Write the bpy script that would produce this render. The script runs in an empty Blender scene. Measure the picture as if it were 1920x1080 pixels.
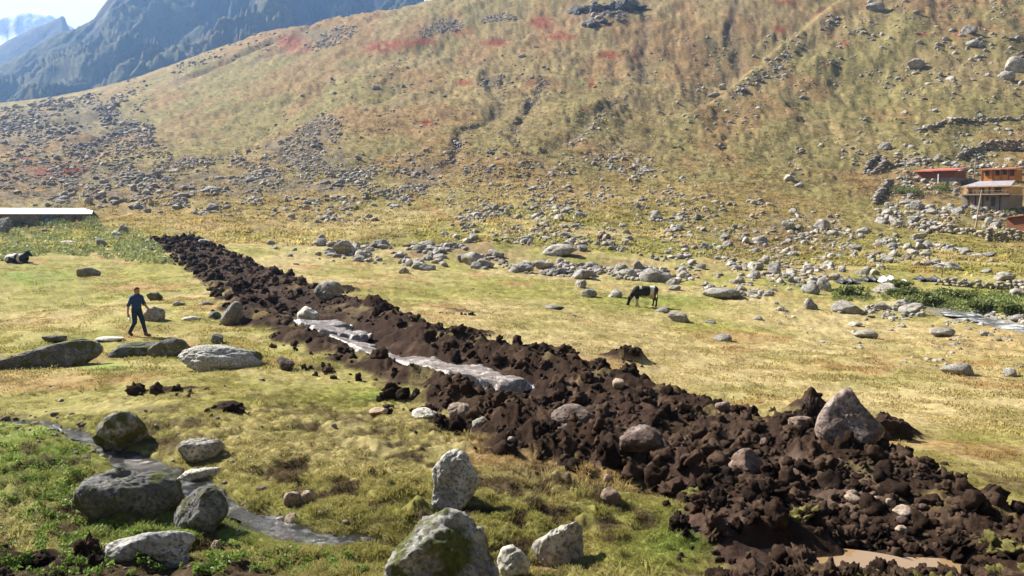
import bpy, math, random
import numpy as np
from mathutils import Vector, Matrix, Euler

# ------------------------------------------------------------------ camera, sky, sun, exposure
F, PITCH = 1507.0, math.atan(140.0 / 1507.0)          # focal length in pixels of a 1920 wide picture
CAMZ = 5.0
scene = bpy.context.scene
col = scene.collection
cam_data = bpy.data.cameras.new('camera'); cam = bpy.data.objects.new('camera', cam_data); col.objects.link(cam)
cam_data.sensor_width = 36.0; cam_data.lens = 36.0 * F / 1920.0
cam_data.clip_start = 0.1; cam_data.clip_end = 20000.0
cam.location = (0, 0, CAMZ); cam.rotation_euler = (math.pi / 2 - PITCH, 0, 0)
scene.camera = cam

SUN_AZ, SUN_EL = math.radians(-60), math.radians(40)
world = bpy.data.worlds.new('World'); scene.world = world; world.use_nodes = True
wn = world.node_tree.nodes; wl = world.node_tree.links; wn.clear()
sky = wn.new('ShaderNodeTexSky'); sky.sky_type = 'NISHITA'; sky.sun_disc = False
sky.sun_elevation = SUN_EL; sky.sun_rotation = SUN_AZ % (2 * math.pi)
sky.altitude = 2200; sky.air_density = 0.5; sky.dust_density = 0.3; sky.ozone_density = 0.6
bg = wn.new('ShaderNodeBackground'); bg.inputs['Strength'].default_value = 0.05
wo = wn.new('ShaderNodeOutputWorld')
wtc = wn.new('ShaderNodeTexCoord'); wsp = wn.new('ShaderNodeSeparateXYZ'); wnz = wn.new('ShaderNodeTexNoise'); wnz.inputs['Scale'].default_value = 3.0; wnz.inputs['Detail'].default_value = 6
wad = wn.new('ShaderNodeMath'); wad.operation = 'MULTIPLY_ADD'; wad.inputs[1].default_value = .25
wmr = wn.new('ShaderNodeMapRange'); wmr.inputs['From Min'].default_value = .41; wmr.inputs['From Max'].default_value = .54; wmr.inputs['To Min'].default_value = 1; wmr.inputs['To Max'].default_value = 0
wmx = wn.new('ShaderNodeMix'); wmx.data_type = 'RGBA'; wmx.inputs[7].default_value = (8.2, 8.3, 8.5, 1)
wl.new(wtc.outputs['Generated'], wsp.inputs[0]); wl.new(wtc.outputs['Generated'], wnz.inputs['Vector']); wl.new(wnz.outputs[0], wad.inputs[0]); wl.new(wsp.outputs[2], wad.inputs[2]); wl.new(wad.outputs[0], wmr.inputs['Value']); wl.new(wmr.outputs[0], wmx.inputs[0]); wl.new(sky.outputs[0], wmx.inputs[6])
wl.new(wmx.outputs[2], bg.inputs[0]); wl.new(bg.outputs[0], wo.inputs[0])

sd = bpy.data.lights.new('sun', 'SUN'); sd.energy = 5.0; sd.angle = math.radians(0.53); sd.color = (1.0, 0.94, 0.84)
sun = bpy.data.objects.new('sun', sd); col.objects.link(sun)
SUNV = Vector((math.sin(SUN_AZ) * math.cos(SUN_EL), math.cos(SUN_AZ) * math.cos(SUN_EL), math.sin(SUN_EL)))
sun.rotation_euler = SUNV.to_track_quat('Z', 'Y').to_euler(); sun.location = (-60, 60, 90)

vs = scene.view_settings
vs.view_transform = 'Standard'; vs.look = 'None'; vs.exposure = 1.58; vs.gamma = 1.0; vs.use_curve_mapping = False
scene.render.engine = 'CYCLES'
cy = scene.cycles
cy.use_denoising = True; cy.max_bounces = 5; cy.diffuse_bounces = 1; cy.glossy_bounces = 2; cy.transmission_bounces = 3
cy.volume_bounces = 0; cy.transparent_max_bounces = 6; cy.caustics_reflective = False; cy.caustics_refractive = False

RNG = np.random.default_rng(7)
random.seed(7)

# ------------------------------------------------------------------ numpy noise
def _h(ix, iy, iz, seed):
    n = (ix.astype(np.int64) * 374761393 + iy.astype(np.int64) * 668265263 + iz.astype(np.int64) * 2147483647 + seed * 1274126177) & 0xffffffff
    n = ((n ^ (n >> 13)) * 1274126177) & 0xffffffff
    n = (n ^ (n >> 16))
    return (n & 0xffff) / 32767.5 - 1.0
def vnoise(x, y, z=None, seed=0):
    if z is None:
        x0 = np.floor(x); y0 = np.floor(y); fx = x - x0; fy = y - y0
        fx = fx * fx * fx * (fx * (fx * 6 - 15) + 10); fy = fy * fy * fy * (fy * (fy * 6 - 15) + 10)
        x0 = x0.astype(np.int64); y0 = y0.astype(np.int64); zz = np.zeros_like(x0)
        a = _h(x0, y0, zz, seed); b = _h(x0 + 1, y0, zz, seed); c = _h(x0, y0 + 1, zz, seed); d = _h(x0 + 1, y0 + 1, zz, seed)
        return (a * (1 - fx) + b * fx) * (1 - fy) + (c * (1 - fx) + d * fx) * fy
    z0 = np.floor(z); fz = z - z0; fz = fz * fz * (3 - 2 * fz); z0 = z0.astype(np.int64)
    x0 = np.floor(x); y0 = np.floor(y); fx = x - x0; fy = y - y0
    fx = fx * fx * (3 - 2 * fx); fy = fy * fy * (3 - 2 * fy)
    x0 = x0.astype(np.int64); y0 = y0.astype(np.int64)
    r = 0
    for k, wz in ((0, 1 - fz), (1, fz)):
        zz = z0 + k
        a = _h(x0, y0, zz, seed); b = _h(x0 + 1, y0, zz, seed); c = _h(x0, y0 + 1, zz, seed); d = _h(x0 + 1, y0 + 1, zz, seed)
        r = r + wz * ((a * (1 - fx) + b * fx) * (1 - fy) + (c * (1 - fx) + d * fx) * fy)
    return r
def fbm(x, y, octv=4, seed=0, gain=0.5, lac=2.03):
    r = 0; a = 1.0; t = 0
    for i in range(octv):
        ca, sa = math.cos(i * 1.1), math.sin(i * 1.1)
        r = r + a * vnoise((x * ca - y * sa) + 17.3 * i, (x * sa + y * ca) - 9.1 * i, seed=seed + i); t += a; a *= gain; x = x * lac; y = y * lac
    return r / t
def billow(x, y, octv=3, seed=0, gain=0.5):
    r = 0; a = 1.0; t = 0
    for i in range(octv):
        ca, sa = math.cos(i * 1.3 + .4), math.sin(i * 1.3 + .4)
        r = r + a * (1 - np.abs(vnoise((x * ca - y * sa) + 7.7 * i, x * sa + y * ca, seed=seed + i)) * 2); t += a; a *= gain; x = x * 2.1; y = y * 2.1
    return r / t
def sstep(a, b, x):
    t = np.clip((x - a) / (b - a), 0, 1); return t * t * (3 - 2 * t)
def gauss1(a, sig, axis):
    n = int(max(1, round(3 * sig))); k = np.exp(-0.5 * (np.arange(-n, n + 1) / sig) ** 2); k /= k.sum()
    pad = [(0, 0)] * a.ndim; pad[axis] = (n, n); p = np.pad(a, pad, mode='edge')
    return np.apply_along_axis(lambda m: np.convolve(m, k, 'valid'), axis, p)

# ------------------------------------------------------------------ pixel rays
CP, SP = math.cos(PITCH), math.sin(PITCH)
def ray(u, v):
    a = (np.asarray(u, float) - 960) / F; b = (540 - np.asarray(v, float)) / F
    dy = CP + b * SP; dz = -SP + b * CP
    return a / dy, dz / dy                      # x per unit y, z (from the camera) per unit y
def project(x, y, z):
    zc = z - CAMZ; d = y * CP - zc * SP; b = y * SP + zc * CP
    return 960 + F * x / d, 540 - F * b / d

# ------------------------------------------------------------------ the lie of the land: profiles along bearings
COLS = {
 -700: [(1080, 8), (850, 13), (690, 23), (490, 60), (420, 95), (360, 130), (300, 190), (205, 380)],
 0: [(1080, 8), (850, 13.5), (680, 22.5), (560, 41), (490, 66), (420, 104), (390, 118), (350, 150), (300, 205), (240, 300), (190, 420)],
 150: [(1080, 8), (850, 13.5), (680, 22.5), (560, 42), (490, 66), (425, 104), (395, 120), (350, 155), (300, 205), (240, 290), (172, 430)],
 300: [(1080, 8), (850, 13.2), (670, 23), (630, 28), (540, 46), (460, 80), (430, 94), (390, 120), (340, 160), (250, 260), (180, 360), (128, 450)],
 450: [(1080, 8), (850, 13), (690, 21.5), (600, 32), (500, 60), (440, 90), (395, 118), (340, 160), (250, 250), (150, 360), (58, 470)],
 640: [(1080, 8), (850, 13), (690, 22), (560, 43), (500, 68), (450, 90), (395, 116), (300, 175), (200, 255), (100, 345), (18, 450)],
 800: [(1080, 8), (850, 13), (695, 22), (570, 44), (506, 69), (460, 86), (398, 112), (300, 170), (200, 240), (100, 322), (2, 415)],
 960: [(1080, 8), (850, 13), (700, 22), (580, 45), (512, 70), (470, 82), (400, 108), (300, 165), (200, 225), (100, 300), (0, 375), (-100, 450)],
 1280: [(1080, 8), (900, 12.3), (730, 24), (640, 36), (572, 54), (510, 76), (450, 95), (400, 115), (300, 170), (200, 220), (100, 275), (0, 345), (-100, 420)],
 1600: [(1080, 8.2), (900, 13), (780, 20), (690, 30), (610, 47), (550, 63), (470, 95), (430, 112), (390, 135), (300, 180), (200, 222), (100, 265), (0, 310), (-100, 370)],
 1920: [(1080, 8.6), (950, 12), (800, 19.5), (690, 31), (600, 50), (550, 64), (460, 103), (430, 116), (392, 142), (340, 160), (280, 185), (120, 235), (0, 290), (-100, 340)],
 2600: [(1080, 9), (950, 12.5), (800, 20), (690, 32), (600, 50), (550, 64), (460, 103), (400, 130), (300, 170), (120, 230), (0, 280), (-100, 330)],
}
LY = np.linspace(math.log(2.2), math.log(1000), 500)
TS = np.linspace(-1.25, 1.25, 401)
def column(u, pts):
    Y = [2.2, 3.2, 4.6, 6.2]; Z = [-1.6, -1.75, -2.45, -3.15]
    for v, y in pts:
        Y.append(y); Z.append(y * float(ray(u, v)[1]))
    y0, z0 = Y[-1], Z[-1]
    if u < 900:
        Y += [y0 * 1.15, y0 * 1.4, 1000]; Z += [z0 * .98, z0 * .72, z0 * .3]
    else:
        s = (Z[-1] - Z[-2]) / (Y[-1] - Y[-2]); Y += [y0 + 90, y0 + 250, 1400]; Z += [z0 + 90 * s, z0 + 150 * s, z0 + 170 * s]
    g = np.interp(LY, np.log(Y), Z)
    return gauss1(g, 7.0 if u >= 900 else 4.5, 0)
uc = sorted(COLS); G = np.array([column(u, COLS[u]) for u in uc]); tc = np.array([(u - 960) / F for u in uc])
TAB = np.array([np.interp(TS, tc, G[:, j]) for j in range(len(LY))]).T
TAB = gauss1(TAB, 9.0, 0)
NA, NR = 860, 740
TH = np.linspace(math.radians(-47), math.radians(47), NA); LR = np.linspace(math.log(2.5), math.log(900), NR)
def base_h(th, lr):
    y = np.exp(lr) * np.cos(th); t = np.tan(th)
    fi = np.clip((t - TS[0]) / (TS[1] - TS[0]), 0, len(TS) - 1.001); fj = np.clip((np.log(y) - LY[0]) / (LY[1] - LY[0]), 0, len(LY) - 1.001)
    i = fi.astype(int); j = fj.astype(int); fi = fi - i; fj = fj - j
    return (TAB[i, j] * (1 - fi) + TAB[i + 1, j] * fi) * (1 - fj) + (TAB[i, j + 1] * (1 - fi) + TAB[i + 1, j + 1] * fi) * fj
TT, RR = np.meshgrid(TH, LR, indexing='ij'); RM = np.exp(RR)
GX = RM * np.sin(TT); GY = RM * np.cos(TT)
GZ = base_h(TT, RR) + CAMZ

class Land:
    """the height field on the (bearing, log distance) grid, with look-ups"""
    def __init__(s, Z): s.set(Z)
    def set(s, Z): s.Z = Z
    def h(s, x, y):
        x = np.asarray(x, float); y = np.asarray(y, float)
        fi = np.clip((np.arctan2(x, y) - TH[0]) / (TH[1] - TH[0]), 0, NA - 1.001); fj = np.clip((0.5 * np.log(x * x + y * y) - LR[0]) / (LR[1] - LR[0]), 0, NR - 1.001)
        i = fi.astype(int); j = fj.astype(int); fi = fi - i; fj = fj - j; Z = s.Z
        return (Z[i, j] * (1 - fi) + Z[i + 1, j] * fi) * (1 - fj) + (Z[i, j + 1] * (1 - fi) + Z[i + 1, j + 1] * fi) * fj
    def hit(s, u, v):
        """world points on the ground seen at pixels (u, v)"""
        u = np.atleast_1d(np.asarray(u, float)); v = np.atleast_1d(np.asarray(v, float))
        a, e = ray(u, v); th = np.arctan(a); sl = e * np.cos(th)
        fi = np.clip((th - TH[0]) / (TH[1] - TH[0]), 0, NA - 1.001); i = fi.astype(int); fi = (fi - i)[:, None]
        el = ((s.Z[i] * (1 - fi) + s.Z[i + 1] * fi) - CAMZ) / np.exp(LR)[None]
        el[:, :60] = np.minimum(el[:, :60], -0.6)
        ok = el >= sl[:, None]; k = np.where(ok.any(1), ok.argmax(1), NR - 1); k = np.maximum(k, 1)
        n = np.arange(len(u)); e0 = el[n, k - 1]; e1 = el[n, k]
        f = np.clip((sl - e0) / np.where(np.abs(e1 - e0) < 1e-9, 1e-9, e1 - e0), 0, 1)
        r = np.exp(LR[k - 1] + f * (LR[1] - LR[0]))
        x = r * np.sin(th); y = r * np.cos(th)
        return x, y, s.h(x, y)
land = Land(GZ)
PU, PV = project(GX, GY, GZ)

# ------------------------------------------------------------------ the dug strip: a centre line with half widths
PAIRS = [((262, 455), (348, 439)), ((330, 492), (440, 476)), ((405, 548), (540, 522)), ((470, 625), (690, 575)), ((640, 690), (850, 640)), ((800, 752), (1085, 690)), ((930, 850), (1300, 752)),
         ((1120, 925), (1480, 795)), ((1250, 958), (1650, 855)), ((1345, 1010), (1800, 925)), ((1390, 1100), (1960, 985)), ((1440, 1300), (2200, 1080))]
lp = np.array([land.hit(a[0], a[1]) for a, b in PAIRS])[:, :, 0]; rp = np.array([land.hit(b[0], b[1]) for a, b in PAIRS])[:, :, 0]
CL = (lp + rp)[:, :2] / 2
NRM = np.zeros_like(CL)
for i in range(len(CL)):
    d = CL[min(i + 1, len(CL) - 1)] - CL[max(i - 1, 0)]; d /= np.linalg.norm(d); NRM[i] = (-d[1], d[0])
HW = np.abs(((rp[:, :2] - lp[:, :2]) * NRM).sum(1)) / 2
def line_coords(x, y, P, W=None):
    """nearest point on a polyline: distance, signed side (+ = far / right bank), index along, half width"""
    best = np.full(x.shape, 1e9); al = np.zeros(x.shape); sd_ = np.zeros(x.shape)
    for i in range(len(P) - 1):
        a = P[i]; d = P[i + 1] - a; L2 = (d * d).sum()
        t = np.clip(((x - a[0]) * d[0] + (y - a[1]) * d[1]) / L2, 0, 1)
        qx = x - a[0] - t * d[0]; qy = y - a[1] - t * d[1]; q = np.hypot(qx, qy)
        m = q < best; best = np.where(m, q, best); al = np.where(m, i + t, al)
        sd_ = np.where(m, np.sign(qx * -d[1] + qy * d[0]) * q, sd_)
    return best, sd_, al
soil_d, soil_s, soil_a = line_coords(GX, GY, CL)
hw = np.interp(soil_a, np.arange(len(HW)), HW)
edge_n = fbm(GX * .9, GY * .9, 3, 31) * .28 + fbm(GX * .3, GY * .3, 2, 33) * .12
S = soil_s / hw
sN = np.abs(S) + edge_n
endcap = sstep(0.0, 0.25, soil_a)
SOIL = (1 - sstep(.9, 1.02, sN)) * (soil_a > 0.001)

# ------------------------------------------------------------------ streams
def px_line(pts): return np.array([land.hit(u, v) for u, v in pts])[:, :2, 0]
ST1 = px_line([(-60, 770), (70, 782), (130, 803), (185, 830), (250, 862), (300, 880), (345, 905), (430, 945), (520, 975), (590, 1002), (650, 1000), (715, 1012), (790, 1040)])
st1_d, _, st1_a = line_coords(GX, GY, ST1)
ST2 = px_line([(1770, 570), (1800, 580), (1830, 588), (1880, 600), (1960, 618), (2100, 640)])
st2_d, _, st2_a = line_coords(GX, GY, ST2)
W1 = np.interp(np.arange(len(ST1)), [0, 1, 3, 5, 6, 8, 9, 11, 12], [.12, .14, .18, .3, .34, .26, .24, .2, .15])
w1 = np.interp(st1_a, np.arange(len(ST1)), W1) * (1 + .35 * fbm(GX * 2.2, GY * 2.2, 2, 5))
PUD = [(1545, 1060, .8, .42), (1722, 1056, .55, .2), (1030, 1066, .32, .18), (1450, 1035, .3, .16)]
PUDW = [(float(p[0][0]), float(p[1][0]), float(p[2][0])) for p in (land.hit(u, v) for u, v, a, b in PUD)]

# ------------------------------------------------------------------ relief
hill = sstep(math.log(88), math.log(175), RR)
far_left = sstep(700, 200, PU)
und = fbm(GX / 9, GY / 9, 3, 11) * .28 * sstep(8, 25, RM) * (1 - .5 * hill)
und += fbm(GX / 2.2, GY / 2.2, 3, 12) * .10 * sstep(4, 14, RM)
und += hill * (fbm(GX / 45, GY / 45, 4, 13) * 3.2 + fbm(GX / 9, GY / 9, 3, 14) * .75)
rib = fbm(np.degrees(TT) * .55 + fbm(GX / 50, GY / 50, 3, 15) * 1.6, RR * 4.5, 3, 16)
und += hill * rib * 1.3 * sstep(120, 260, RM) * (1 - .5 * far_left)
grain = fbm(np.degrees(TT) * 3.2, RR * 60, 3, 21)
und += grain * RM * .0012 * sstep(14, 40, RM) * (1 + .8 * hill)
humm = billow(GX * .9, GY * .9, 3, 41) * .5 + fbm(GX * 2.6, GY * 2.6, 3, 44) * .5
hummask = sstep(24, 13, RM) * sstep(1500, 1150, PU) * sstep(.8, 3.0, st1_d / w1)
und += (humm + .35 * billow(GX * 3.1, GY * 3.1, 2, 47)) * .22 * hummask
# left shoulder stays a clean crest, houses stand on level ground
Z = GZ + und * (1 - .75 * far_left * sstep(330, 430, RM))
# gullies and trails on the slope
def gully(pts, w, depth, Z):
    P = px_line(pts); d, sd_, al = line_coords(GX + 2.2 * fbm(GX / 9, GY / 9, 3, 57), GY + 2.2 * fbm(GX / 9, GY / 9, 3, 58), P)
    k = np.minimum(1, al) * np.minimum(1, (len(P) - 1 - al) * 1.5)
    wob = 1 + .4 * fbm(GX / 5, GY / 5, 2, 51)
    return Z - depth * np.exp(-(d / (w * wob)) ** 2) * np.clip(k + .15, 0, 1), np.exp(-(d / (w * 1.25 * wob)) ** 2)
GUL = np.zeros_like(GZ)
for pts, w, dp in [([(905, 132), (918, 165), (940, 195), (925, 218), (905, 235), (868, 252), (852, 285), (840, 320)], 1.3, 1.1),
                   ([(1025, 150), (1008, 180), (988, 205), (972, 222), (966, 262), (985, 300)], 1.3, 1.1),
                   ([(1215, 0), (1210, 45), (1200, 90), (1212, 130)], 2.0, 1.0),
                   ([(1376, 0), (1372, 60), (1385, 100), (1362, 130)], 2.0, 1.2),
                   ([(1180, 160), (1150, 200), (1110, 235), (1050, 275), (1020, 310)], 1.8, .6),
                   ([(545, 62), (470, 95), (400, 125), (345, 150)], 4.5, 3.2),
                   ([(640, 35), (560, 80), (480, 115)], 4.0, 1.8),
                   ([(250, 225), (200, 265), (130, 290)], 4.0, 1.8),
                   ([(1362, 215), (1365, 250), (1368, 285), (1378, 305)], .55, .7), ([(1500, 278), (1492, 300), (1486, 325)], .7, .8),
                   ([(1150, 345), (1190, 380), (1212, 410)], .5, .4)]:
    Z, gm = gully(pts, w, dp, Z); GUL = np.maximum(GUL, gm * min(1, dp / 1.2))
# the nearer spur on the right, with the hollow to its left
SPUR = px_line([(1270, 232), (1330, 190), (1430, 115), (1500, 65), (1580, 5), (1680, -60)])
d, sd_, al = line_coords(GX, GY, SPUR)
left = sstep(-1.0, 6, np.where(PU < np.interp(PV, [-60, 5, 65, 115, 190, 232], [1680, 1580, 1500, 1430, 1330, 1270]), d, -d))
Z -= 4.5 * left * np.exp(-d / 45) * sstep(150, 190, RM) * sstep(.1, 1.2, al) * (al < 4.999)
Z += 1.3 * np.exp(-(d / 5) ** 2) * sstep(150, 190, RM) * sstep(.1, 1.0, al)
# the bench left of the gullies, bowl above it
def bump(u, v, ru, rv, amt):
    global Z
    Z = Z + amt * np.exp(-((PU - u) / ru) ** 2 - ((PV - v) / rv) ** 2)
bump(960, 118, 70, 18, -4.0); bump(960, 146, 90, 8, 2.2); bump(1110, 210, 60, 40, 2.5); bump(300, 425, 130, 14, .5); bump(430, 425, 90, 12, 1.0)
# stream beds
Z -= (.17 * (1 - sstep(.75, 1.4, st1_d / w1)) + .05 * (1 - sstep(1, 3.6, st1_d / w1)))
Z -= .55 * (1 - sstep(1.2, 3.2, st2_d))
for (x, y, z), (u, v, a, b) in zip(PUDW, PUD):
    q = np.hypot((GX - x) / a, (GY - y) / b); Z = np.where(q < 2, Z * sstep(.7, 1.9, q) + (z - .12) * (1 - sstep(.7, 1.9, q)), Z)
pud_q = np.min([np.hypot((GX - x) / a, (GY - y) / b) for (x, y, z), (u, v, a, b) in zip(PUDW, PUD)], axis=0)
# the soil: furrow between a low left bank and a high right bank, all of it lumpy
A = soil_a; kx = np.arange(len(PAIRS))
RHT = np.interp(A, kx, [.06, .1, .2, .42, .55, .6, .34, .2, .16, .12, .12, .12]); LHT = np.interp(A, kx, [.03, .06, .14, .2, .2, .22, .28, .3, .25, .2, .2, .2])
FUR = np.interp(A, kx, [0, .02, .08, .24, .46, .5, .3, .22, .2, .15, .15, .15]); FLAT = np.interp(A, kx, [.03, .06, .08, .08, .06, .06, .1, .12, .1, .08, .08, .08])
prof = RHT * np.exp(-((S - .58) / .27) ** 2) + LHT * np.exp(-((S + .72) / .22) ** 2) - FUR * np.exp(-((S + .15) / .3) ** 2) + FLAT
lump = billow(GX * .62, GY * .62, 3, 61, .55) * .6 + billow(GX * 1.9, GY * 1.9, 3, 64, .6) * .45
lumpa = np.interp(A, kx, [.08, .12, .18, .26, .3, .32, .32, .3, .28, .24, .2, .2]) * (1 - .6 * np.exp(-((S + .12) / .3) ** 2) * ((A > 2.8) & (A < 6.2)))
soilfade = sstep(1.02, .72, sN) * endcap * sstep(6.6, 9.0, RM) * sstep(.4, 1.6, pud_q)
Z += soilfade * (prof + lump * lumpa + sstep(60, 20, RM) * (.035 * billow(GX * 4.2, GY * 4.2, 2, 67, .5) + .006 * RNG.normal(size=GX.shape) * sstep(8, 12, RM)))
# stray heaps of turf and soil beside the strip
HEAPS = [(1030, 665, 1.1, .5, .75), (1165, 668, .95, .5, .62), (700, 600, .7, .4, .5), (865, 590, .8, .4, .28), (885, 625, 1.0, .3, .3), (1520, 775, .8, .5, .75), (1670, 815, .7, .5, .42),
         (880, 645, .4, .3, .35), (600, 690, .7, .4, .15), (365, 845, .55, .35, .32), (425, 765, .35, .5, .14), (320, 735, .8, .25, .1), (1390, 1085, .4, .3, .12), (775, 800, .35, .3, .15), (40, 1065, .9, .45, .12), (640, 548, 1.2, .5, .45)]
HEAP = np.zeros_like(Z); TURF = np.zeros_like(Z)
for k, (u, v, rx, ry, hh) in enumerate(HEAPS):
    x, y, z = (float(q[0]) for q in land.hit(u, v))
    q = np.hypot((GX - x) / rx, (GY - y) / ry) + .35 * fbm(GX * 1.5, GY * 1.5, 2, 71 + k)
    m = sstep(1.25, .25, q); Z += m * hh * (.62 + .7 * lump)
    if k not in (9, 12, 13): HEAP = np.maximum(HEAP, sstep(1.1, .75, q) * (1 if k not in (8,) else .6))
SOILM = np.maximum(SOIL, HEAP)
# soil in the bottom left corner
corner = sstep(.05, .25, fbm(GX * .7, GY * .7, 3, 91) * .5 + sstep(1015, 1085, PV - .04 * np.abs(PU - 100)) - .35 - .6 * sstep(330, 560, PU)) * (PV > 930)
SOILM = np.maximum(SOILM, corner * .9)
turfm = sstep(.28, .42, fbm(GX * .9 + 9, GY * .9, 3, 95)) * sstep(.2, .8, np.abs(S) + .2)
SOILM = SOILM * (1 - turfm * .9 * (SOIL > .5) * (np.interp(A, kx, [.3, .3, .4, .4, .4, .3, .25, .3, .3, .35, .35, .35])))
land.set(Z)
PU, PV = project(GX, GY, Z)

# ------------------------------------------------------------------ ground colours (base colours only)
def C3(*c): return np.array(c, float)
def mixc(a, b, t): return a * (1 - t[..., None]) + b * t[..., None]
n1 = fbm(GX / 6, GY / 6, 4, 101); n2 = fbm(GX / 1.3, GY / 1.3, 3, 102); n3 = fbm(GX / 25, GY / 25, 3, 103); n4 = fbm(np.degrees(TT) * 2.2, RR * 40, 3, 104)
def blob(u, v, ru, rv): return np.exp(-((PU - u) / ru) ** 2 - ((PV - v) / rv) ** 2)
def blobs(l): return np.clip(sum(blob(*b) for b in l), 0, 1)
colr = np.ones(GX.shape + (3,)) * C3(.225, .20, .062)
dry = np.clip(.42 + .9 * n1 + .35 * n2 + .4 * n3, 0, 1)
dry += .55 * blobs([(1500, 660, 330, 60), (1700, 760, 260, 60), (1000, 690, 180, 40), (60, 600, 110, 22), (430, 425, 200, 18), (650, 850, 200, 50), (1010, 880, 90, 60), (900, 585, 120, 25), (1150, 690, 150, 25)])
dry -= .55 * blobs([(600, 960, 700, 130)]) + .55 * blobs([(600, 860, 280, 90)]) + .75 * blobs([(150, 520, 220, 35), (80, 420, 150, 30), (870, 545, 170, 25), (1150, 575, 130, 22), (1330, 610, 90, 25), (1850, 560, 130, 40), (1720, 445, 190, 14), (120, 850, 180, 90), (330, 985, 200, 60), (1270, 1010, 150, 70), (1850, 830, 120, 25), (850, 655, 60, 14), (700, 740, 90, 20)])
dry = np.clip(dry, 0, 1)
GREEN, DRYC, TAN = C3(.225, .208, .055), C3(.35, .278, .13), C3(.27, .165, .07)
colr = mixc(GREEN * np.ones_like(colr), DRYC, dry)
tanm = sstep(.25, .6, fbm(GX / 3.3, GY / 3.3, 3, 105) + .25 * n2) * .7 * (1 - hill)
tanm = np.maximum(tanm, .42 * blobs([(60, 605, 90, 12), (1280, 880, 60, 50), (1560, 690, 120, 14), (1860, 640, 120, 40), (420, 420, 220, 20)]))
colr = mixc(colr, TAN, tanm)
# bright lush grass
lush = np.clip(blobs([(60, 880, 130, 70), (60, 830, 90, 30), (330, 1000, 230, 40), (200, 690, 45, 10), (60, 520, 70, 14), (1290, 1020, 110, 50), (1860, 560, 110, 18), (700, 742, 60, 10), (860, 650, 50, 8), (1240, 560, 70, 9)]) * (.75 + n2), 0, 1)
colr = mixc(colr, C3(.13, .20, .035), lush * .75)
# the slope
HGREEN, HOLIVE, HBROWN = C3(.195, .172, .06), C3(.25, .19, .085), C3(.25, .145, .065)
hc = mixc(HOLIVE * np.ones_like(colr), HGREEN, np.clip(sstep(-.25, .4, n3 + .5 * blobs([(1550, 300, 330, 60), (1100, 220, 90, 50), (500, 190, 130, 50), (1650, 200, 250, 80)])), 0, 1) * .6)
hb = np.clip(sstep(.0, .45, fbm(GX / 14, GY / 30, 4, 107) + .15 * n4 + .5 * blobs([(1300, 110, 60, 90), (1220, 60, 40, 60), (560, 60, 160, 50), (420, 380, 250, 30), (760, 200, 100, 40), (1370, 240, 60, 60), (900, 330, 120, 40), (250, 260, 90, 30)])), 0, 1)
hc = mixc(hc, HBROWN, hb * .6)
colr = mixc(colr, hc, hill)
colr *= (1 + .25 * n4 + .18 * n2)[..., None]
# scree, stony ground, gully beds
SCREE = blobs([(60, 240, 170, 45), (120, 330, 200, 35), (60, 370, 150, 20), (330, 345, 150, 25), (560, 285, 90, 30), (500, 350, 120, 22), (600, 240, 40, 22), (640, 330, 60, 30), (790, 330, 60, 28), (610, 66, 48, 14), (830, 44, 48, 13), (925, 30, 36, 9), (1120, 25, 50, 20), (180, 210, 60, 20), (930, 150, 20, 9)])
screem = sstep(.35, .75, SCREE * .75 + .38 * fbm(np.degrees(TT) * 2.5, RR * 28, 4, 108) + .1)
colr = mixc(colr, C3(.15, .125, .105), screem * .75 * sstep(80, 120, RM) * sstep(-.35, .15, fbm(np.degrees(TT) * 6, RR * 80, 3, 151)))
colr = mixc(colr, C3(.10, .075, .06), np.clip(GUL, 0, 1) * .45)
colr = mixc(colr, C3(.14, .085, .06), .6 * sstep(.3, .6, blobs([(720, 440, 60, 12), (880, 470, 160, 22), (1100, 500, 130, 18), (1450, 450, 160, 60)]) * .6 + .5 * n2))
# red autumn shrubs
REDS = [(1015, 42, 26, 12), (1045, 62, 22, 8), (1060, 70, 30, 4), (860, 58, 30, 8), (785, 78, 42, 8), (715, 88, 40, 12), (560, 92, 28, 12), (545, 75, 30, 10), (930, 80, 30, 8), (100, 322, 45, 12), (40, 298, 20, 6), (150, 318, 14, 6), (998, 153, 12, 5), (1145, 103, 26, 8), (1192, 122, 7, 5), (1190, 105, 8, 5),
        (1470, 6, 22, 6), (1532, 22, 12, 4), (1568, 14, 10, 4), (1760, 10, 26, 5), (1728, 66, 14, 4), (1582, 82, 8, 4), (1546, 120, 10, 6), (1465, 55, 16, 9), (1795, 63, 8, 4), (1415, 114, 7, 4), (1700, 150, 6, 3), (1110, 155, 8, 10), (1100, 205, 8, 12), (870, 155, 20, 6), (800, 230, 14, 5), (1905, 22, 14, 4), (1620, 8, 14, 4), (1690, 62, 10, 3), (1920, 38, 20, 4), (640, 20, 20, 8)]
redm = blobs(REDS) * sstep(-.35, .3, fbm(np.degrees(TT) * 5, RR * 70, 3, 109) + .25)
colr = mixc(colr, C3(.22, .035, .018), np.clip(redm * 1.5 - .25, 0, 1) * .85)
colr = mixc(colr, C3(.17, .075, .045), .38 * np.clip(blobs([(860, 75, 130, 30), (560, 70, 110, 40), (100, 320, 90, 25), (1050, 50, 80, 30), (1480, 40, 90, 30)]) * sstep(-.1, .4, n4 + n2 * .5), 0, 1))
colr = mixc(colr, C3(.055, .07, .03), .8 * np.clip(blobs([(1376, 45, 13, 50), (1362, 120, 22, 18), (1330, 90, 16, 50)]) * sstep(-.2, .3, n4), 0, 1))
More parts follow.
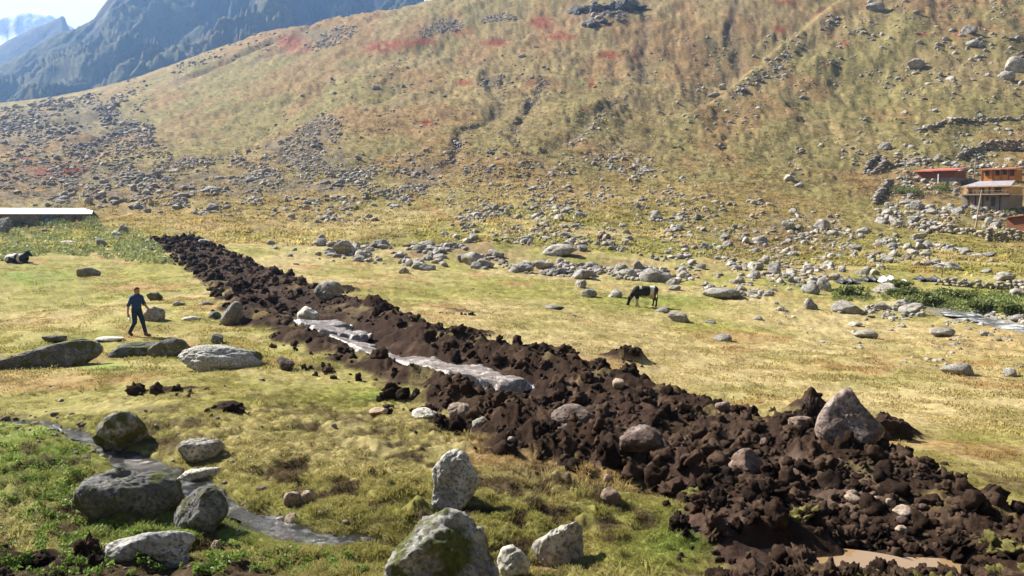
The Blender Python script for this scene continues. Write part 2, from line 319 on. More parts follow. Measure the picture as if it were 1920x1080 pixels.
# trails
for pts, w, c in [([(1200, 228), (1280, 231), (1370, 232), (1450, 246), (1560, 248), (1700, 247), (1760, 240)], .45, C3(.33, .25, .11)), ([(1560, 597), (1680, 566), (1740, 580), (1790, 608)], .35, C3(.4, .33, .2)), ([(1920, 905), (1840, 890), (1960, 935)], .25, C3(.13, .085, .05)), ([(880, 430), (800, 385), (760, 360)], .6, C3(.28, .16, .07))]:
    dd = line_coords(GX, GY, px_line(pts))[0]; colr = mixc(colr, c, .75 * np.exp(-(dd / w) ** 2))
# wet stream margins, puddle margins, soil
colr = mixc(colr, C3(.05, .035, .022), .85 * (1 - sstep(.8, 1.5, st1_d / w1)))
colr = mixc(colr, C3(.16, .14, .12), .8 * (1 - sstep(1.2, 2.6, st2_d + .5 * n2)))
brk = sstep(.35, .55, fbm(GX * 1.7, GY * 1.7, 3, 121) + .5 * sstep(.2, -.3, humm)) * hummask * .95
colr = mixc(colr, C3(.075, .05, .025), brk)
SO = C3(.034, .0205, .0135) * np.ones_like(colr)
SO = mixc(SO, C3(.062, .038, .029), sstep(.0, .5, fbm(GX * .5, GY * .5, 3, 131)) * np.interp(A, kx, [.8, .8, .5, .3, .2, .2, .2, .4, .7, 1, 1, 1]))
SO = mixc(SO, C3(.10, .064, .042), sstep(.1, .45, fbm(GX * 1.2, GY * 1.2, 4, 132)) * .6)
mud = sstep(.95, .6, np.hypot((S + .1) / .55, 0)) * ((A > 6.5) & (A < 9)) * sstep(-.2, .2, fbm(GX * .8, GY * .8, 2, 133))
SO = mixc(SO, C3(.14, .095, .072), mud * .7)
sm = np.clip(SOILM, 0, 1)
colr = mixc(colr, SO, sm)
colr = mixc(colr, C3(.12, .075, .04), .7 * sstep(2.2, 1.0, pud_q) * (1 - sm))
spk = RNG.uniform(0, 1, GX.shape); spk2 = (spk + np.roll(RNG.uniform(0, 1, GX.shape), 1, 1)) / 2
mul = (.86 + .28 * RNG.uniform(0, 1, GX.shape)) * np.where(spk < .05, .55, 1) * np.where(spk > .97, 1.35, 1)
colr = colr * (1 + (mul - 1) * (.45 + .55 * hill) * sstep(10, 30, RM))[..., None]
colr = colr * (1 - .14 * hill * (1 - far_left * .3))[..., None]
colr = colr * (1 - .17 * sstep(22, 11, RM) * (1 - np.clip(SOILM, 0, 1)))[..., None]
colr = np.clip(colr, .01, .8)

# ------------------------------------------------------------------ materials
def new_mat(name):
    m = bpy.data.materials.new(name); m.use_nodes = True; nt = m.node_tree; b = nt.nodes['Principled BSDF']; b.inputs['Specular IOR Level'].default_value = .25
    return m, nt, b
def N(nt, t, **kw):
    n = nt.nodes.new(t)
    for k, v in kw.items(): setattr(n, k, v)
    return n
def noise_node(nt, scale, detail=6, rough=.6, coord='pos'):
    n = N(nt, 'ShaderNodeTexNoise'); n.inputs['Scale'].default_value = scale; n.inputs['Detail'].default_value = detail; n.inputs['Roughness'].default_value = rough
    if coord == 'pos': g = N(nt, 'ShaderNodeNewGeometry'); nt.links.new(g.outputs['Position'], n.inputs['Vector'])
    else: g = N(nt, 'ShaderNodeTexCoord'); nt.links.new(g.outputs['Object'], n.inputs['Vector'])
    return n
def ramp(nt, fac, stops):
    r = N(nt, 'ShaderNodeValToRGB'); e = r.color_ramp.elements
    while len(e) < len(stops): e.new(.5)
    for k, (p, c) in enumerate(stops): e[k].position = p; e[k].color = tuple(c) + (1,) if len(c) == 3 else c
    nt.links.new(fac, r.inputs[0]); return r.outputs[0]
def mixn(nt, a, b, fac, mode='MIX'):
    m = N(nt, 'ShaderNodeMix', data_type='RGBA', blend_type=mode)
    for s, v in ((m.inputs[0], fac), (m.inputs[6], a), (m.inputs[7], b)):
        if hasattr(v, 'links'): nt.links.new(v, s)
        elif isinstance(v, (int, float)): s.default_value = v
        else: s.default_value = tuple(v) + (1,)
    return m.outputs[2]
def bump_to(nt, b, h, strength, dist):
    n = N(nt, 'ShaderNodeBump'); n.inputs['Strength'].default_value = strength; n.inputs['Distance'].default_value = dist
    nt.links.new(h, n.inputs['Height']); nt.links.new(n.outputs[0], b.inputs['Normal'])
def attr_mat(name, rough=.95, sc=3.0, lo=.62, hi=1.4, bs=.7, bd=.06, detail=9, nrough=.7, spec=.1):
    m, nt, b = new_mat(name); at = N(nt, 'ShaderNodeAttribute', attribute_name='Col')
    n = noise_node(nt, sc, detail, nrough)
    k = ramp(nt, n.outputs[0], [(.28, (lo,) * 3), (.72, (hi,) * 3)])
    nt.links.new(mixn(nt, at.outputs['Color'], k, 1.0, 'MULTIPLY'), b.inputs['Base Color'])
    b.inputs['Roughness'].default_value = rough; b.inputs['Specular IOR Level'].default_value = spec
    bump_to(nt, b, n.outputs[0], bs, bd); return m
def plain(name, c, rough=.8, spec=.25, var=.25, sc=6, metal=0, bs=.15, bd=.02, coord='obj'):
    m, nt, b = new_mat(name); n = noise_node(nt, sc, 5, .6, coord)
    k = ramp(nt, n.outputs[0], [(.3, tuple(q * (1 - var) for q in c)), (.7, tuple(min(1, q * (1 + var)) for q in c))])
    nt.links.new(k, b.inputs['Base Color']); b.inputs['Roughness'].default_value = rough; b.inputs['Specular IOR Level'].default_value = spec; b.inputs['Metallic'].default_value = metal
    if bs: bump_to(nt, b, n.outputs[0], bs, bd)
    return m
M = {}
M['meadow'] = attr_mat('meadow_grass', sc=4.5, bs=1.0, bd=.07, lo=.55, hi=1.45)
M['hill'] = attr_mat('hillside_grass', sc=.9, bs=1.0, bd=.35, lo=.55, hi=1.42, detail=10, nrough=.72)
M['soil'] = attr_mat('turned_soil', sc=6, bs=1.0, bd=.09, lo=.45, hi=1.6, rough=.95, detail=10, nrough=.7, spec=.05)
def rock_mat(name, base, pale, dark, moss=0.0, sc=1.0, attr=False):
    m, nt, b = new_mat(name)
    n = noise_node(nt, 2.3 * sc, 8, .68); n2_ = noise_node(nt, 11 * sc, 6, .7); n3_ = noise_node(nt, .9 * sc, 4, .6)
    c = mixn(nt, base, pale, ramp(nt, n.outputs[0], [(.46, (0, 0, 0)), (.60, (1, 1, 1))]))
    c = mixn(nt, c, dark, ramp(nt, n2_.outputs[0], [(.47, (0, 0, 0)), (.60, (.9,) * 3)]))
    c = mixn(nt, c, tuple(q * .55 for q in base), ramp(nt, n3_.outputs[0], [(.45, (0, 0, 0)), (.7, (.6,) * 3)]))
    if moss:
        n4_ = noise_node(nt, 1.6 * sc, 5, .6)
        mm = ramp(nt, n4_.outputs[0], [(.62 - moss * .3, (0, 0, 0)), (.68 - moss * .25, (1, 1, 1))])
        c = mixn(nt, c, ramp(nt, n2_.outputs[0], [(.3, (.03, .035, .012)), (.7, (.12, .13, .03))]), mm)
    oi = N(nt, 'ShaderNodeObjectInfo')
    tint = ramp(nt, oi.outputs['Random'], [(0, (.78, .78, .8)), (.5, (1, .99, .97)), (1, (1.22, 1.17, 1.08))])
    if attr:
        at = N(nt, 'ShaderNodeAttribute', attribute_name='Col'); tint = at.outputs['Color']
    nt.links.new(mixn(nt, c, tint, 1.0, 'MULTIPLY'), b.inputs['Base Color']); b.inputs['Roughness'].default_value = .9
    bump_to(nt, b, n2_.outputs[0], .8, .05 / sc); return m
M['rock'] = rock_mat('granite', (.27, .255, .23), (.48, .455, .405), (.08, .076, .068), sc=1.5)
M['rock_far'] = rock_mat('granite_far', (.31, .295, .265), (.52, .49, .44), (.13, .12, .106), sc=.35)
M['rock_stuff'] = rock_mat('granite_scatter', (.30, .285, .255), (.52, .49, .44), (.13, .12, .106), sc=.4, attr=True)
M['rock_pale'] = rock_mat('lichen_granite', (.52, .50, .44), (.74, .72, .66), (.14, .13, .11), sc=2.0)
M['rock_moss'] = rock_mat('mossy_granite', (.24, .23, .21), (.42, .41, .37), (.07, .068, .06), moss=.55, sc=1.8)
M['rock_dark'] = rock_mat('dark_granite', (.13, .128, .12), (.26, .255, .24), (.045, .043, .04), moss=.35, sc=1.8)
M['rock_warm'] = rock_mat('buff_rock', (.34, .26, .19), (.5, .41, .32), (.16, .10, .07), sc=2.5)
M['rock_muddy'] = rock_mat('muddy_rock', (.15, .105, .085), (.30, .24, .21), (.06, .04, .03), sc=1.4)
M['slab_wet'] = rock_mat('bare_bedrock', (.19, .15, .125), (.56, .53, .51), (.055, .037, .028), sc=1.5)
M['slab_wet'].node_tree.nodes['Principled BSDF'].inputs['Roughness'].default_value = .38
M['slab_wet'].node_tree.nodes['Principled BSDF'].inputs['Specular IOR Level'].default_value = .5
M['clod'] = attr_mat('soil_clod', sc=9, bs=1.0, bd=.05, lo=.5, hi=1.5, rough=.95, spec=.05)

# ------------------------------------------------------------------ mesh helpers
def tag(o, label=None, cat=None, group=None, kind=None):
    if label: o['label'] = label
    if cat: o['category'] = cat
    if group: o['group'] = group
    if kind: o['kind'] = kind
    return o
def link(o, parent=None):
    col.objects.link(o)
    if parent: o.parent = parent
    return o
def mesh_np(name, V, faces, mat=None, smooth=True, colr_=None):
    """faces: int array (n,3) or (n,4)"""
    V = np.asarray(V, np.float32); faces = np.asarray(faces, np.int32); k = faces.shape[1]
    me = bpy.data.meshes.new(name); me.vertices.add(len(V)); me.vertices.foreach_set('co', V.ravel())
    me.loops.add(faces.size); me.loops.foreach_set('vertex_index', faces.ravel())
    me.polygons.add(len(faces)); me.polygons.foreach_set('loop_start', np.arange(0, faces.size, k, dtype=np.int32))
    me.polygons.foreach_set('use_smooth', np.full(len(faces), smooth))
    if colr_ is not None:
        a = me.attributes.new('Col', 'FLOAT_COLOR', 'POINT'); c = np.ones((len(V), 4), np.float32); c[:, :3] = colr_; a.data.foreach_set('color', c.ravel())
    if mat: me.materials.append(mat)
    me.update(calc_edges=True); return me
def obj(name, me, parent=None, loc=(0, 0, 0), rot=(0, 0, 0), scale=(1, 1, 1)):
    o = bpy.data.objects.new(name, me); o.location = loc; o.rotation_euler = rot; o.scale = scale; return link(o, parent)
def empty(name, loc, rz=0, label=None, cat=None, group=None):
    o = bpy.data.objects.new(name, None); o.empty_display_size = .2; o.location = loc; o.rotation_euler = (0, 0, rz); link(o); return tag(o, label, cat, group)

# ------------------------------------------------------------------ the ground as meshes: meadow, hillside, dug soil
idx = np.arange(NA * NR).reshape(NA, NR)
quads = np.stack([idx[:-1, :-1], idx[1:, :-1], idx[1:, 1:], idx[:-1, 1:]], -1).reshape(-1, 4)[:, ::-1]
qs = np.stack([SOILM[:-1, :-1], SOILM[1:, :-1], SOILM[1:, 1:], SOILM[:-1, 1:]], -1).mean(-1).ravel()
qa = (A[:-1, :-1] > .001).ravel() & (np.abs(S[:-1, :-1]) < 1.6).ravel()
qr = RM[:-1, :-1].ravel()
is_soil = (qs > .4) & (qr < 115); is_hill = (qr > 96) & ~is_soil
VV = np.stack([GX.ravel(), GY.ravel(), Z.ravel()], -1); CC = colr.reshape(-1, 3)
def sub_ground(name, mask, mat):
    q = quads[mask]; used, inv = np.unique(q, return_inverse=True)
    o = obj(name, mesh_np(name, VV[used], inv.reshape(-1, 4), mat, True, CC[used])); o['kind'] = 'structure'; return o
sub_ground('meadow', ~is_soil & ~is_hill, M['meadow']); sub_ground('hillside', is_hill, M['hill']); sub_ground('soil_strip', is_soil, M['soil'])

# unseen rest of the valley behind the viewer, added to block low sky light
nb, mb = 160, 140; jj = np.linspace(0, NR - 1, mb).astype(int); tb_ = np.linspace(TH[-1], TH[0] + 2 * math.pi, nb); wb = np.linspace(0, 1, nb)[:, None]
Rb = np.exp(LR[jj])[None, :]; zb_ = CAMZ - 1.6 + .5 * np.maximum(0, Rb - 45) * sstep(45, 140, Rb) + 0 * wb; zb_ = np.minimum(zb_, 260)
bb = np.sin(np.pi * wb) ** .7; xb = Rb * np.sin(tb_[:, None]); yb = Rb * np.cos(tb_[:, None])
zb_ = (Z[-1, jj][None] * (1 - wb) + Z[0, jj][None] * wb) * (1 - bb) + zb_ * bb + bb * fbm(xb / 30, yb / 30, 3, 77) * np.minimum(Rb * .02, 4)
ib = np.arange(nb * mb).reshape(nb, mb); qb = np.stack([ib[:-1, :-1], ib[1:, :-1], ib[1:, 1:], ib[:-1, 1:]], -1).reshape(-1, 4)[:, ::-1]
cb = mixc(HOLIVE * np.ones(xb.shape + (3,)), HGREEN, np.clip(.5 + fbm(xb / 20, yb / 20, 3, 78), 0, 1)) * .9
o = obj('unseen_valley_side', mesh_np('unseen_valley_side', np.stack([xb, yb, zb_], -1).reshape(-1, 3), qb, M['hill'], True, cb.reshape(-1, 3))); o['kind'] = 'structure'

# ------------------------------------------------------------------ mountains behind
def skyline_mountain(name, sky_pts, r0, r1, mat, base_z, na, nr, crag, csc, seed, cfun, u0, u1):
    th = np.linspace(math.atan((u0 - 960) / F), math.atan((u1 - 960) / F), na); r = np.linspace(r0, r1 * 1.25, nr)
    T_, R_ = np.meshgrid(th, r, indexing='ij'); u = 960 + F * np.tan(T_)
    vtop = np.interp(u, [p[0] for p in sky_pts], [p[1] for p in sky_pts])
    ztop = r1 * np.cos(T_) * ray(u, vtop)[1] + CAMZ
    k = (R_ - r0) / (r1 - r0); prof = np.where(k < 1, np.clip(k, 0, 1) ** 1.15, 1 - .8 * (k - 1))
    x = R_ * np.sin(T_); y = R_ * np.cos(T_)
    w = fbm(x / csc / 2, y / csc / 2, 3, seed) ; D = (x * .85 - y * .4) / csc + w * 1.2; E = (x * .4 + y * .8) / csc / 3.0
    rg = billow(D, E, 6, seed + 3, .62); z = base_z + (ztop - base_z) * prof + crag * (rg - .75) * np.clip(k * 2.5, 0, 1) * np.clip((1.06 - k) * 4, .12, 1)
    V = np.stack([x, y, z], -1).reshape(-1, 3); ii = np.arange(na * nr).reshape(na, nr)
    q = np.stack([ii[:-1, :-1], ii[:-1, 1:], ii[1:, 1:], ii[1:, :-1]], -1).reshape(-1, 4)
    cc = cfun(x, y, z, rg, k).reshape(-1, 3)
    o = obj(name, mesh_np(name, V, q, mat, True, cc)); o['kind'] = 'structure'; return o
M['mount'] = attr_mat('mountain_rock', sc=.06, bs=1.0, bd=6.0, lo=.6, hi=1.4, detail=8)
def c_dark(x, y, z, rg, k):
    n = fbm(x / 60, y / 60, 4, 301); g = sstep(.05, .5, rg + n * .5)  # greenish crests coloured paler as if lit, creases left dark
    c = mixc(C3(.018, .021, .023) * np.ones(x.shape + (3,)), C3(.085, .085, .04), g * .9); return mixc(c, C3(.10, .07, .045), sstep(.25, .55, fbm(x / 110, y / 110, 3, 305)) * .7)
def c_far(x, y, z, rg, k):
    n = fbm(x / 180, y / 180, 4, 311); c = mixc(C3(.07, .065, .06) * np.ones(x.shape + (3,)), C3(.24, .18, .11), sstep(0, .5, rg + n)); return mixc(c, C3(.8, .8, .82), sstep(.35, .45, n + .25 * k - .12))
def c_snow(x, y, z, rg, k):
    n = fbm(x / 140, y / 140, 4, 321); return mixc(C3(.82, .83, .85) * np.ones(x.shape + (3,)), C3(.12, .12, .13), sstep(.1, .4, n + .3 * (rg - .3)))
skyline_mountain('mountain', [(-500, 240), (-200, 190), (0, 130), (60, 100), (110, 68), (165, 44), (195, 28), (216, 3), (240, -25), (330, -80), (520, -130), (800, -150), (1200, -160)], 560, 1300, M['mount'], 30, 430, 300, 85, 95, 331, c_dark, -420, 800)
skyline_mountain('far_ridge', [(-500, 230), (-100, 150), (0, 92), (50, 62), (130, 26), (142, 18), (150, 46), (210, 90), (500, 120)], 1250, 1850, M['mount'], 50, 200, 140, 45, 170, 341, c_far, -520, 500)
skyline_mountain('snowy_peak', [(-500, 90), (-100, 60), (0, 38), (40, 25), (75, 17), (115, 20), (180, 60), (500, 100)], 1850, 2500, M['mount'], 70, 200, 120, 50, 190, 351, c_snow, -520, 500)

def strip_point(a, s):
    i = min(int(a), len(CL) - 2); t = a - i; c = CL[i] * (1 - t) + CL[i + 1] * t; n = NRM[i] * (1 - t) + NRM[i + 1] * t; h_ = HW[i] * (1 - t) + HW[i + 1] * t
    sgn = 1 if (n @ (rp[i, :2] - lp[i, :2])) > 0 else -1
    return c + n * sgn * s * h_

# ------------------------------------------------------------------ rocks
def ico(sub):
    t = (1 + 5 ** .5) / 2
    v = [(-1, t, 0), (1, t, 0), (-1, -t, 0), (1, -t, 0), (0, -1, t), (0, 1, t), (0, -1, -t), (0, 1, -t), (t, 0, -1), (t, 0, 1), (-t, 0, -1), (-t, 0, 1)]
    f = [(0, 11, 5), (0, 5, 1), (0, 1, 7), (0, 7, 10), (0, 10, 11), (1, 5, 9), (5, 11, 4), (11, 10, 2), (10, 7, 6), (7, 1, 8), (3, 9, 4), (3, 4, 2), (3, 2, 6), (3, 6, 8), (3, 8, 9), (4, 9, 5), (2, 4, 11), (6, 2, 10), (8, 6, 7), (9, 8, 1)]
    v = [np.array(p) / np.linalg.norm(p) for p in v]
    for _ in range(sub):
        mid = {}; nf = []
        def m(a, b):
            k = (min(a, b), max(a, b))
            if k not in mid: p = v[a] + v[b]; v.append(p / np.linalg.norm(p)); mid[k] = len(v) - 1
            return mid[k]
        for a, b, c in f:
            ab, bc, ca = m(a, b), m(b, c), m(c, a); nf += [(a, ab, ca), (b, bc, ab), (c, ca, bc), (ab, bc, ca)]
        f = nf
    return np.array(v), np.array(f)
ICO = [ico(k) for k in range(6)]
def rock_verts(seed, sub, planes=11, rough=.1, soft=9.0, lumps=1.0, peak=0):
    """a boulder: sphere cut by random planes (rounded edges), with noise; box normalised to +-1"""
    r = np.random.default_rng(seed); d, f = ICO[sub]
    n = r.normal(size=(planes, 3)); n /= np.linalg.norm(n, axis=1)[:, None]; h = r.uniform(.5, .95, planes)
    c = np.maximum(d @ n.T, 1e-3) / h
    rad = 1.0 / (np.power(np.power(c, soft).sum(1) + .45, 1 / soft))
    V = d * rad[:, None]; o = seed * 3.7
    k = 1.6
    for i in range(5 if sub > 3 else 3):
        amp = rough * .6 ** i; V = V + d * ((amp if sub < 4 else rough * .62 ** i) * lumps * vnoise(d[:, 0] * k + o, d[:, 1] * k - o, d[:, 2] * k + 2 * o, seed + i))[:, None]; k *= 2.1
    if peak:
        q = (V[:, 2] - V[:, 2].min()) / np.ptp(V[:, 2]); V[:, :2] *= (1.15 - peak * np.clip(q, 0, 1) ** .85)[:, None]; V[:, 0] += .12 * peak * q
    lo, hi = V.min(0), V.max(0); return (V - (lo + hi) / 2) / ((hi - lo) / 2), f
_pool = {}
def rock_mesh(mat, seed, sub, **kw):
    k = (mat, seed, sub, tuple(kw.items()))
    if k not in _pool: V, f = rock_verts(seed, sub, **kw); _pool[k] = mesh_np('boulder', V, f, M[mat], True)
    return _pool[k]
def place_rock(u, vb, w, h, mat, label, name='boulder', cat='boulder', seed=None, sub=3, depth=.85, tilt=0, yaw=None, pitch=0, sink=.32, group=None, planes=9, rough=.09, soft=14.0, up=0, peak=0):
    soft = max(soft, 11); x, y, z = (float(q[0]) for q in land.hit(u, vb)); s = y / F
    hw_, hz = w * s / 2, h * s * (1 + sink) / 2; hd = hw_ * depth
    k = 1 + hd * .75 / math.hypot(x, y); x *= k; y *= k; z = float(land.h(x, y)) if up == 0 else z
    yaw = (random.uniform(-.5, .5) if yaw is None else yaw) - math.atan2(x, y)
    o = obj(name, rock_mesh(mat, seed if seed is not None else random.randint(0, 15), sub, planes=planes, rough=rough, soft=soft, peak=peak), None, (x, y, z + h * s * .5 - hz * sink + up), (pitch, tilt, yaw), (hw_, hd, hz))
    return tag(o, label, cat, group)
# the boulders one can point out, near to far: u, v of the foot, width, height in the picture, stone, words, options
R_ = place_rock
R_(826, 1112, 240, 196, 'rock_moss', 'largest grey boulder at the bottom edge, its right side covered in dark moss', seed=101, sub=5, rough=.12, planes=8, depth=.8, soft=6, yaw=.1, sink=.3)
R_(846, 970, 100, 126, 'rock_pale', 'pale lichen-covered boulder leaning to the right, directly above the largest foreground boulder', seed=106, sub=5, tilt=.42, depth=.9, planes=6, soft=18, yaw=.1, sink=.25, rough=.12)
R_(1045, 1062, 104, 86, 'rock', 'rounded grey boulder under a turf edge, right of the largest foreground boulder', seed=103, sub=5, depth=.7, soft=5, yaw=0)
R_(963, 1080, 66, 62, 'rock_pale', 'small pale boulder wedged between two foreground boulders', seed=104, sub=4, depth=.7, yaw=0)
R_(243, 962, 204, 98, 'rock_dark', 'big dark boulder with grey crown lying on the left bank of the brook', seed=105, sub=5, depth=.62, tilt=.12, soft=6, planes=9, yaw=-.1)
R_(379, 1000, 102, 86, 'rock_dark', 'round dark boulder beside the brook, between the big dark and the white boulders', seed=102, sub=5, depth=.8, soft=4, planes=8, yaw=0)
R_(283, 1042, 162, 58, 'rock_pale', 'low white-topped boulder in green grass near the bottom left', seed=107, sub=5, depth=.5, tilt=.14, soft=6, yaw=-.1)
R_(232, 858, 104, 76, 'rock_moss', 'mossy grey boulder half in the brook with turf growing on its right', seed=108, sub=5, depth=.7, soft=6, yaw=.2)
R_(378, 868, 84, 40, 'rock', 'grey rock face showing under the overhanging turf bank by the brook', seed=109, sub=4, depth=.5, yaw=0)
R_(374, 904, 78, 22, 'rock_pale', 'flat pale rock lying in the brook below the turf bank', seed=110, sub=4, depth=.6, yaw=.2)
R_(549, 948, 32, 28, 'rock_warm', 'left of two cream stones perched on the bank right of the brook', 'stone', 'stone', seed=4, sub=3)
R_(577, 944, 28, 26, 'rock_warm', 'right of two cream stones perched on the bank right of the brook', 'stone', 'stone', seed=7, sub=3)
R_(524, 992, 32, 20, 'rock_warm', 'orange stone at the lower lip of the brook', 'stone', 'stone', seed=2, sub=3)
R_(545, 990, 24, 22, 'rock_warm', 'brown stone touching the orange stone in the brook', 'stone', 'stone', seed=9, sub=3)
R_(405, 1035, 20, 18, 'rock_warm', 'small brown stone right of the low white-topped boulder', 'stone', 'stone', seed=5, sub=3)
R_(205, 1035, 26, 20, 'rock_warm', 'small brown stone left of the low white-topped boulder', 'stone', 'stone', seed=6, sub=3)
R_(88, 690, 200, 44, 'rock_dark', 'long dark lichen-streaked boulder lying at the left edge', seed=111, sub=5, depth=.3, tilt=-.14, soft=6, planes=9, yaw=0, sink=.35)
R_(103, 642, 50, 13, 'rock_dark', 'black rock peeping up behind the long dark boulder', seed=3, depth=.6)
R_(206, 641, 52, 9, 'rock_pale', 'flat white stone slab at the right end of the long dark boulder', seed=1, depth=.8, yaw=0)
R_(256, 669, 110, 27, 'rock_dark', 'low dark tail of rock in front of the walking man', seed=112, sub=4, depth=.4, tilt=-.1, yaw=0, soft=6)
R_(318, 670, 76, 40, 'rock_dark', 'dark cracked boulder at the right end of the low dark rock below the walking man', seed=113, sub=4, depth=.6, tilt=.1, yaw=0, planes=9)
R_(416, 694, 158, 46, 'rock_pale', 'white wedge-shaped boulder with a dark right end, below the walking man', seed=114, sub=5, depth=.5, tilt=.12, yaw=.1, soft=8, sink=.3)
R_(470, 684, 48, 28, 'rock_dark', 'dark knob of rock at the right end of the white wedge-shaped boulder', seed=115, sub=4, depth=.8)
R_(408, 644, 28, 19, 'rock_dark', 'small dark boulder just above the white wedge-shaped boulder', seed=8)
R_(434, 609, 40, 46, 'rock', 'upright grey boulder at the left rim of the dug soil', seed=116, sub=4, depth=.7, soft=8, tilt=.12)
R_(403, 598, 32, 14, 'rock_dark', 'low dark stone left of the upright grey boulder', seed=10)
R_(288, 602, 40, 28, 'rock', 'grey boulder right behind the legs of the walking man', seed=117, sub=4, soft=6)
R_(290, 563, 30, 15, 'rock_dark', 'dark rounded boulder behind the shoulder of the walking man', seed=12, sub=4, soft=5)
R_(361, 601, 40, 7, 'rock_pale', 'thin flat pale stone right of the walking man', seed=13, depth=.6)
R_(335, 573, 24, 8, 'rock', 'small flat grey stone level with the head of the walking man', seed=14)
R_(385, 572, 30, 8, 'rock', 'flat grey stone beside the turf clods at the left rim of the dug soil', seed=15)
R_(166, 519, 42, 19, 'rock', 'elongated grey boulder on bright grass right of the lying cow', seed=118, sub=4, tilt=.25, depth=.45, yaw=0)
R_(191, 463, 22, 17, 'rock', 'square grey block on the leafy patch', seed=119, planes=6, soft=16, yaw=.2)
R_(220, 445, 20, 13, 'rock_pale', 'pale block in front of the taller grey block near the stone hut', seed=120, planes=6, soft=14)
R_(231, 437, 20, 16, 'rock', 'tallest grey block near the corner of the stone hut', seed=121, planes=6, soft=14)
R_(221, 451, 15, 7, 'rock', 'smallest stone of the three by the corner of the stone hut', seed=5)
R_(130, 459, 36, 7, 'rock_pale', 'flat pale rock in the leafy patch in front of the stone hut', seed=6)
R_(82, 438, 18, 9, 'rock', 'small grey boulder at the shadow edge of the stone hut', seed=7)
R_(6, 440, 30, 34, 'rock_far', 'grey boulder at the left edge in front of the stone hut', seed=9, sub=4)
R_(618, 562, 54, 32, 'rock', 'rounded grey boulder sitting on the dug soil', seed=122, sub=4, soft=5, planes=8, up=.12)
R_(578, 603, 42, 26, 'rock_pale', 'white-topped boulder half buried in the dug soil', seed=123, sub=4, soft=6, up=.05)
R_(383, 458, 26, 9, 'rock_pale', 'pale stone at the right rim of the dug soil near its far end', seed=8)
R_(535, 694, 36, 26, 'rock_muddy', 'dark muddy block on the grass below the dug soil', seed=11)
M['rock_pink'] = rock_mat('bare_pink_rock', (.20, .155, .135), (.44, .39, .37), (.075, .05, .04), sc=1.1)
R_(1590, 832, 126, 106, 'rock_pink', 'big pinkish pyramid-shaped rock standing on the right rim of the dug soil', seed=163, sub=5, depth=.7, planes=6, soft=26, yaw=.3, sink=.15, peak=.62, rough=.05)
M['soil_block'] = rock_mat('soil_block', (.035, .021, .014), (.06, .037, .024), (.02, .013, .009), sc=3)
R_(1522, 800, 72, 72, 'soil_block', 'largest dark block of soil, touching the left of the pyramid-shaped rock', 'soil_block', 'soil block', seed=151, sub=5, planes=10, rough=.34, depth=.8)
R_(1672, 826, 74, 40, 'soil_block', 'dark crumbling soil block at the right foot of the pyramid-shaped rock', 'soil_block', 'soil block', seed=152, sub=5, planes=10, rough=.34, depth=.7)
R_(1398, 890, 68, 44, 'rock_muddy', 'pointed muddy rock sticking out of the dug soil left of the big pyramid-shaped rock', seed=125, sub=4, planes=9, soft=9, up=.05, peak=.75)
R_(1503, 812, 52, 26, 'rock_muddy', 'reddish muddy slab left of the foot of the big pyramid-shaped rock', seed=126, sub=4, up=.05)
R_(866, 792, 56, 28, 'rock_warm', 'smooth brown boulder at the lower rim of the dug soil', seed=127, sub=4, soft=4, planes=8)
R_(795, 786, 48, 20, 'rock_pale', 'low pale boulder left of the smooth brown boulder', seed=128, sub=4)
R_(710, 780, 38, 16, 'rock_warm', 'small brown rounded boulder in grass, furthest left below the dug soil', seed=129, sub=4, soft=4)
R_(1146, 948, 40, 26, 'rock_muddy', 'brown angular block on the grass at the lower rim of the soil', seed=130, planes=6, soft=14)
R_(900, 800, 32, 18, 'rock', 'grey stone between the smooth brown boulder and the soil', seed=131)
R_(1205, 870, 90, 46, 'rock_muddy', 'muddy slab sticking out of the middle of the dug soil with deep shade below', seed=132, sub=4, depth=.6, tilt=.15)
R_(1075, 785, 90, 36, 'rock_muddy', 'rounded muddy mass in the dug soil above the smooth brown boulder', seed=133, sub=4, soft=5)
for k, (u, v, w, h) in enumerate([(1570, 880, 26, 16), (1600, 948, 34, 16), (1597, 936, 24, 14), (1648, 948, 24, 14), (1670, 952, 18, 14), (1692, 970, 38, 16), (1692, 984, 22, 12), (1722, 978, 20, 16), (1690, 1004, 24, 14), (1432, 836, 14, 12), (1480, 912, 24, 8), (1412, 905, 20, 8), (1065, 905, 14, 16), (960, 830, 22, 8), (1140, 908, 20, 16), (1730, 958, 24, 10), (820, 800, 16, 8), (812, 782, 18, 8), (1355, 770, 30, 14), (1160, 730, 24, 18)]):
    R_(u, v, w, h, 'rock_warm' if k % 3 else 'rock_muddy', 'fist to head sized light stone lying on the turned soil', 'stone', 'stone', seed=k, sub=2, group='light stones on the turned soil', sink=.3, up=.03)
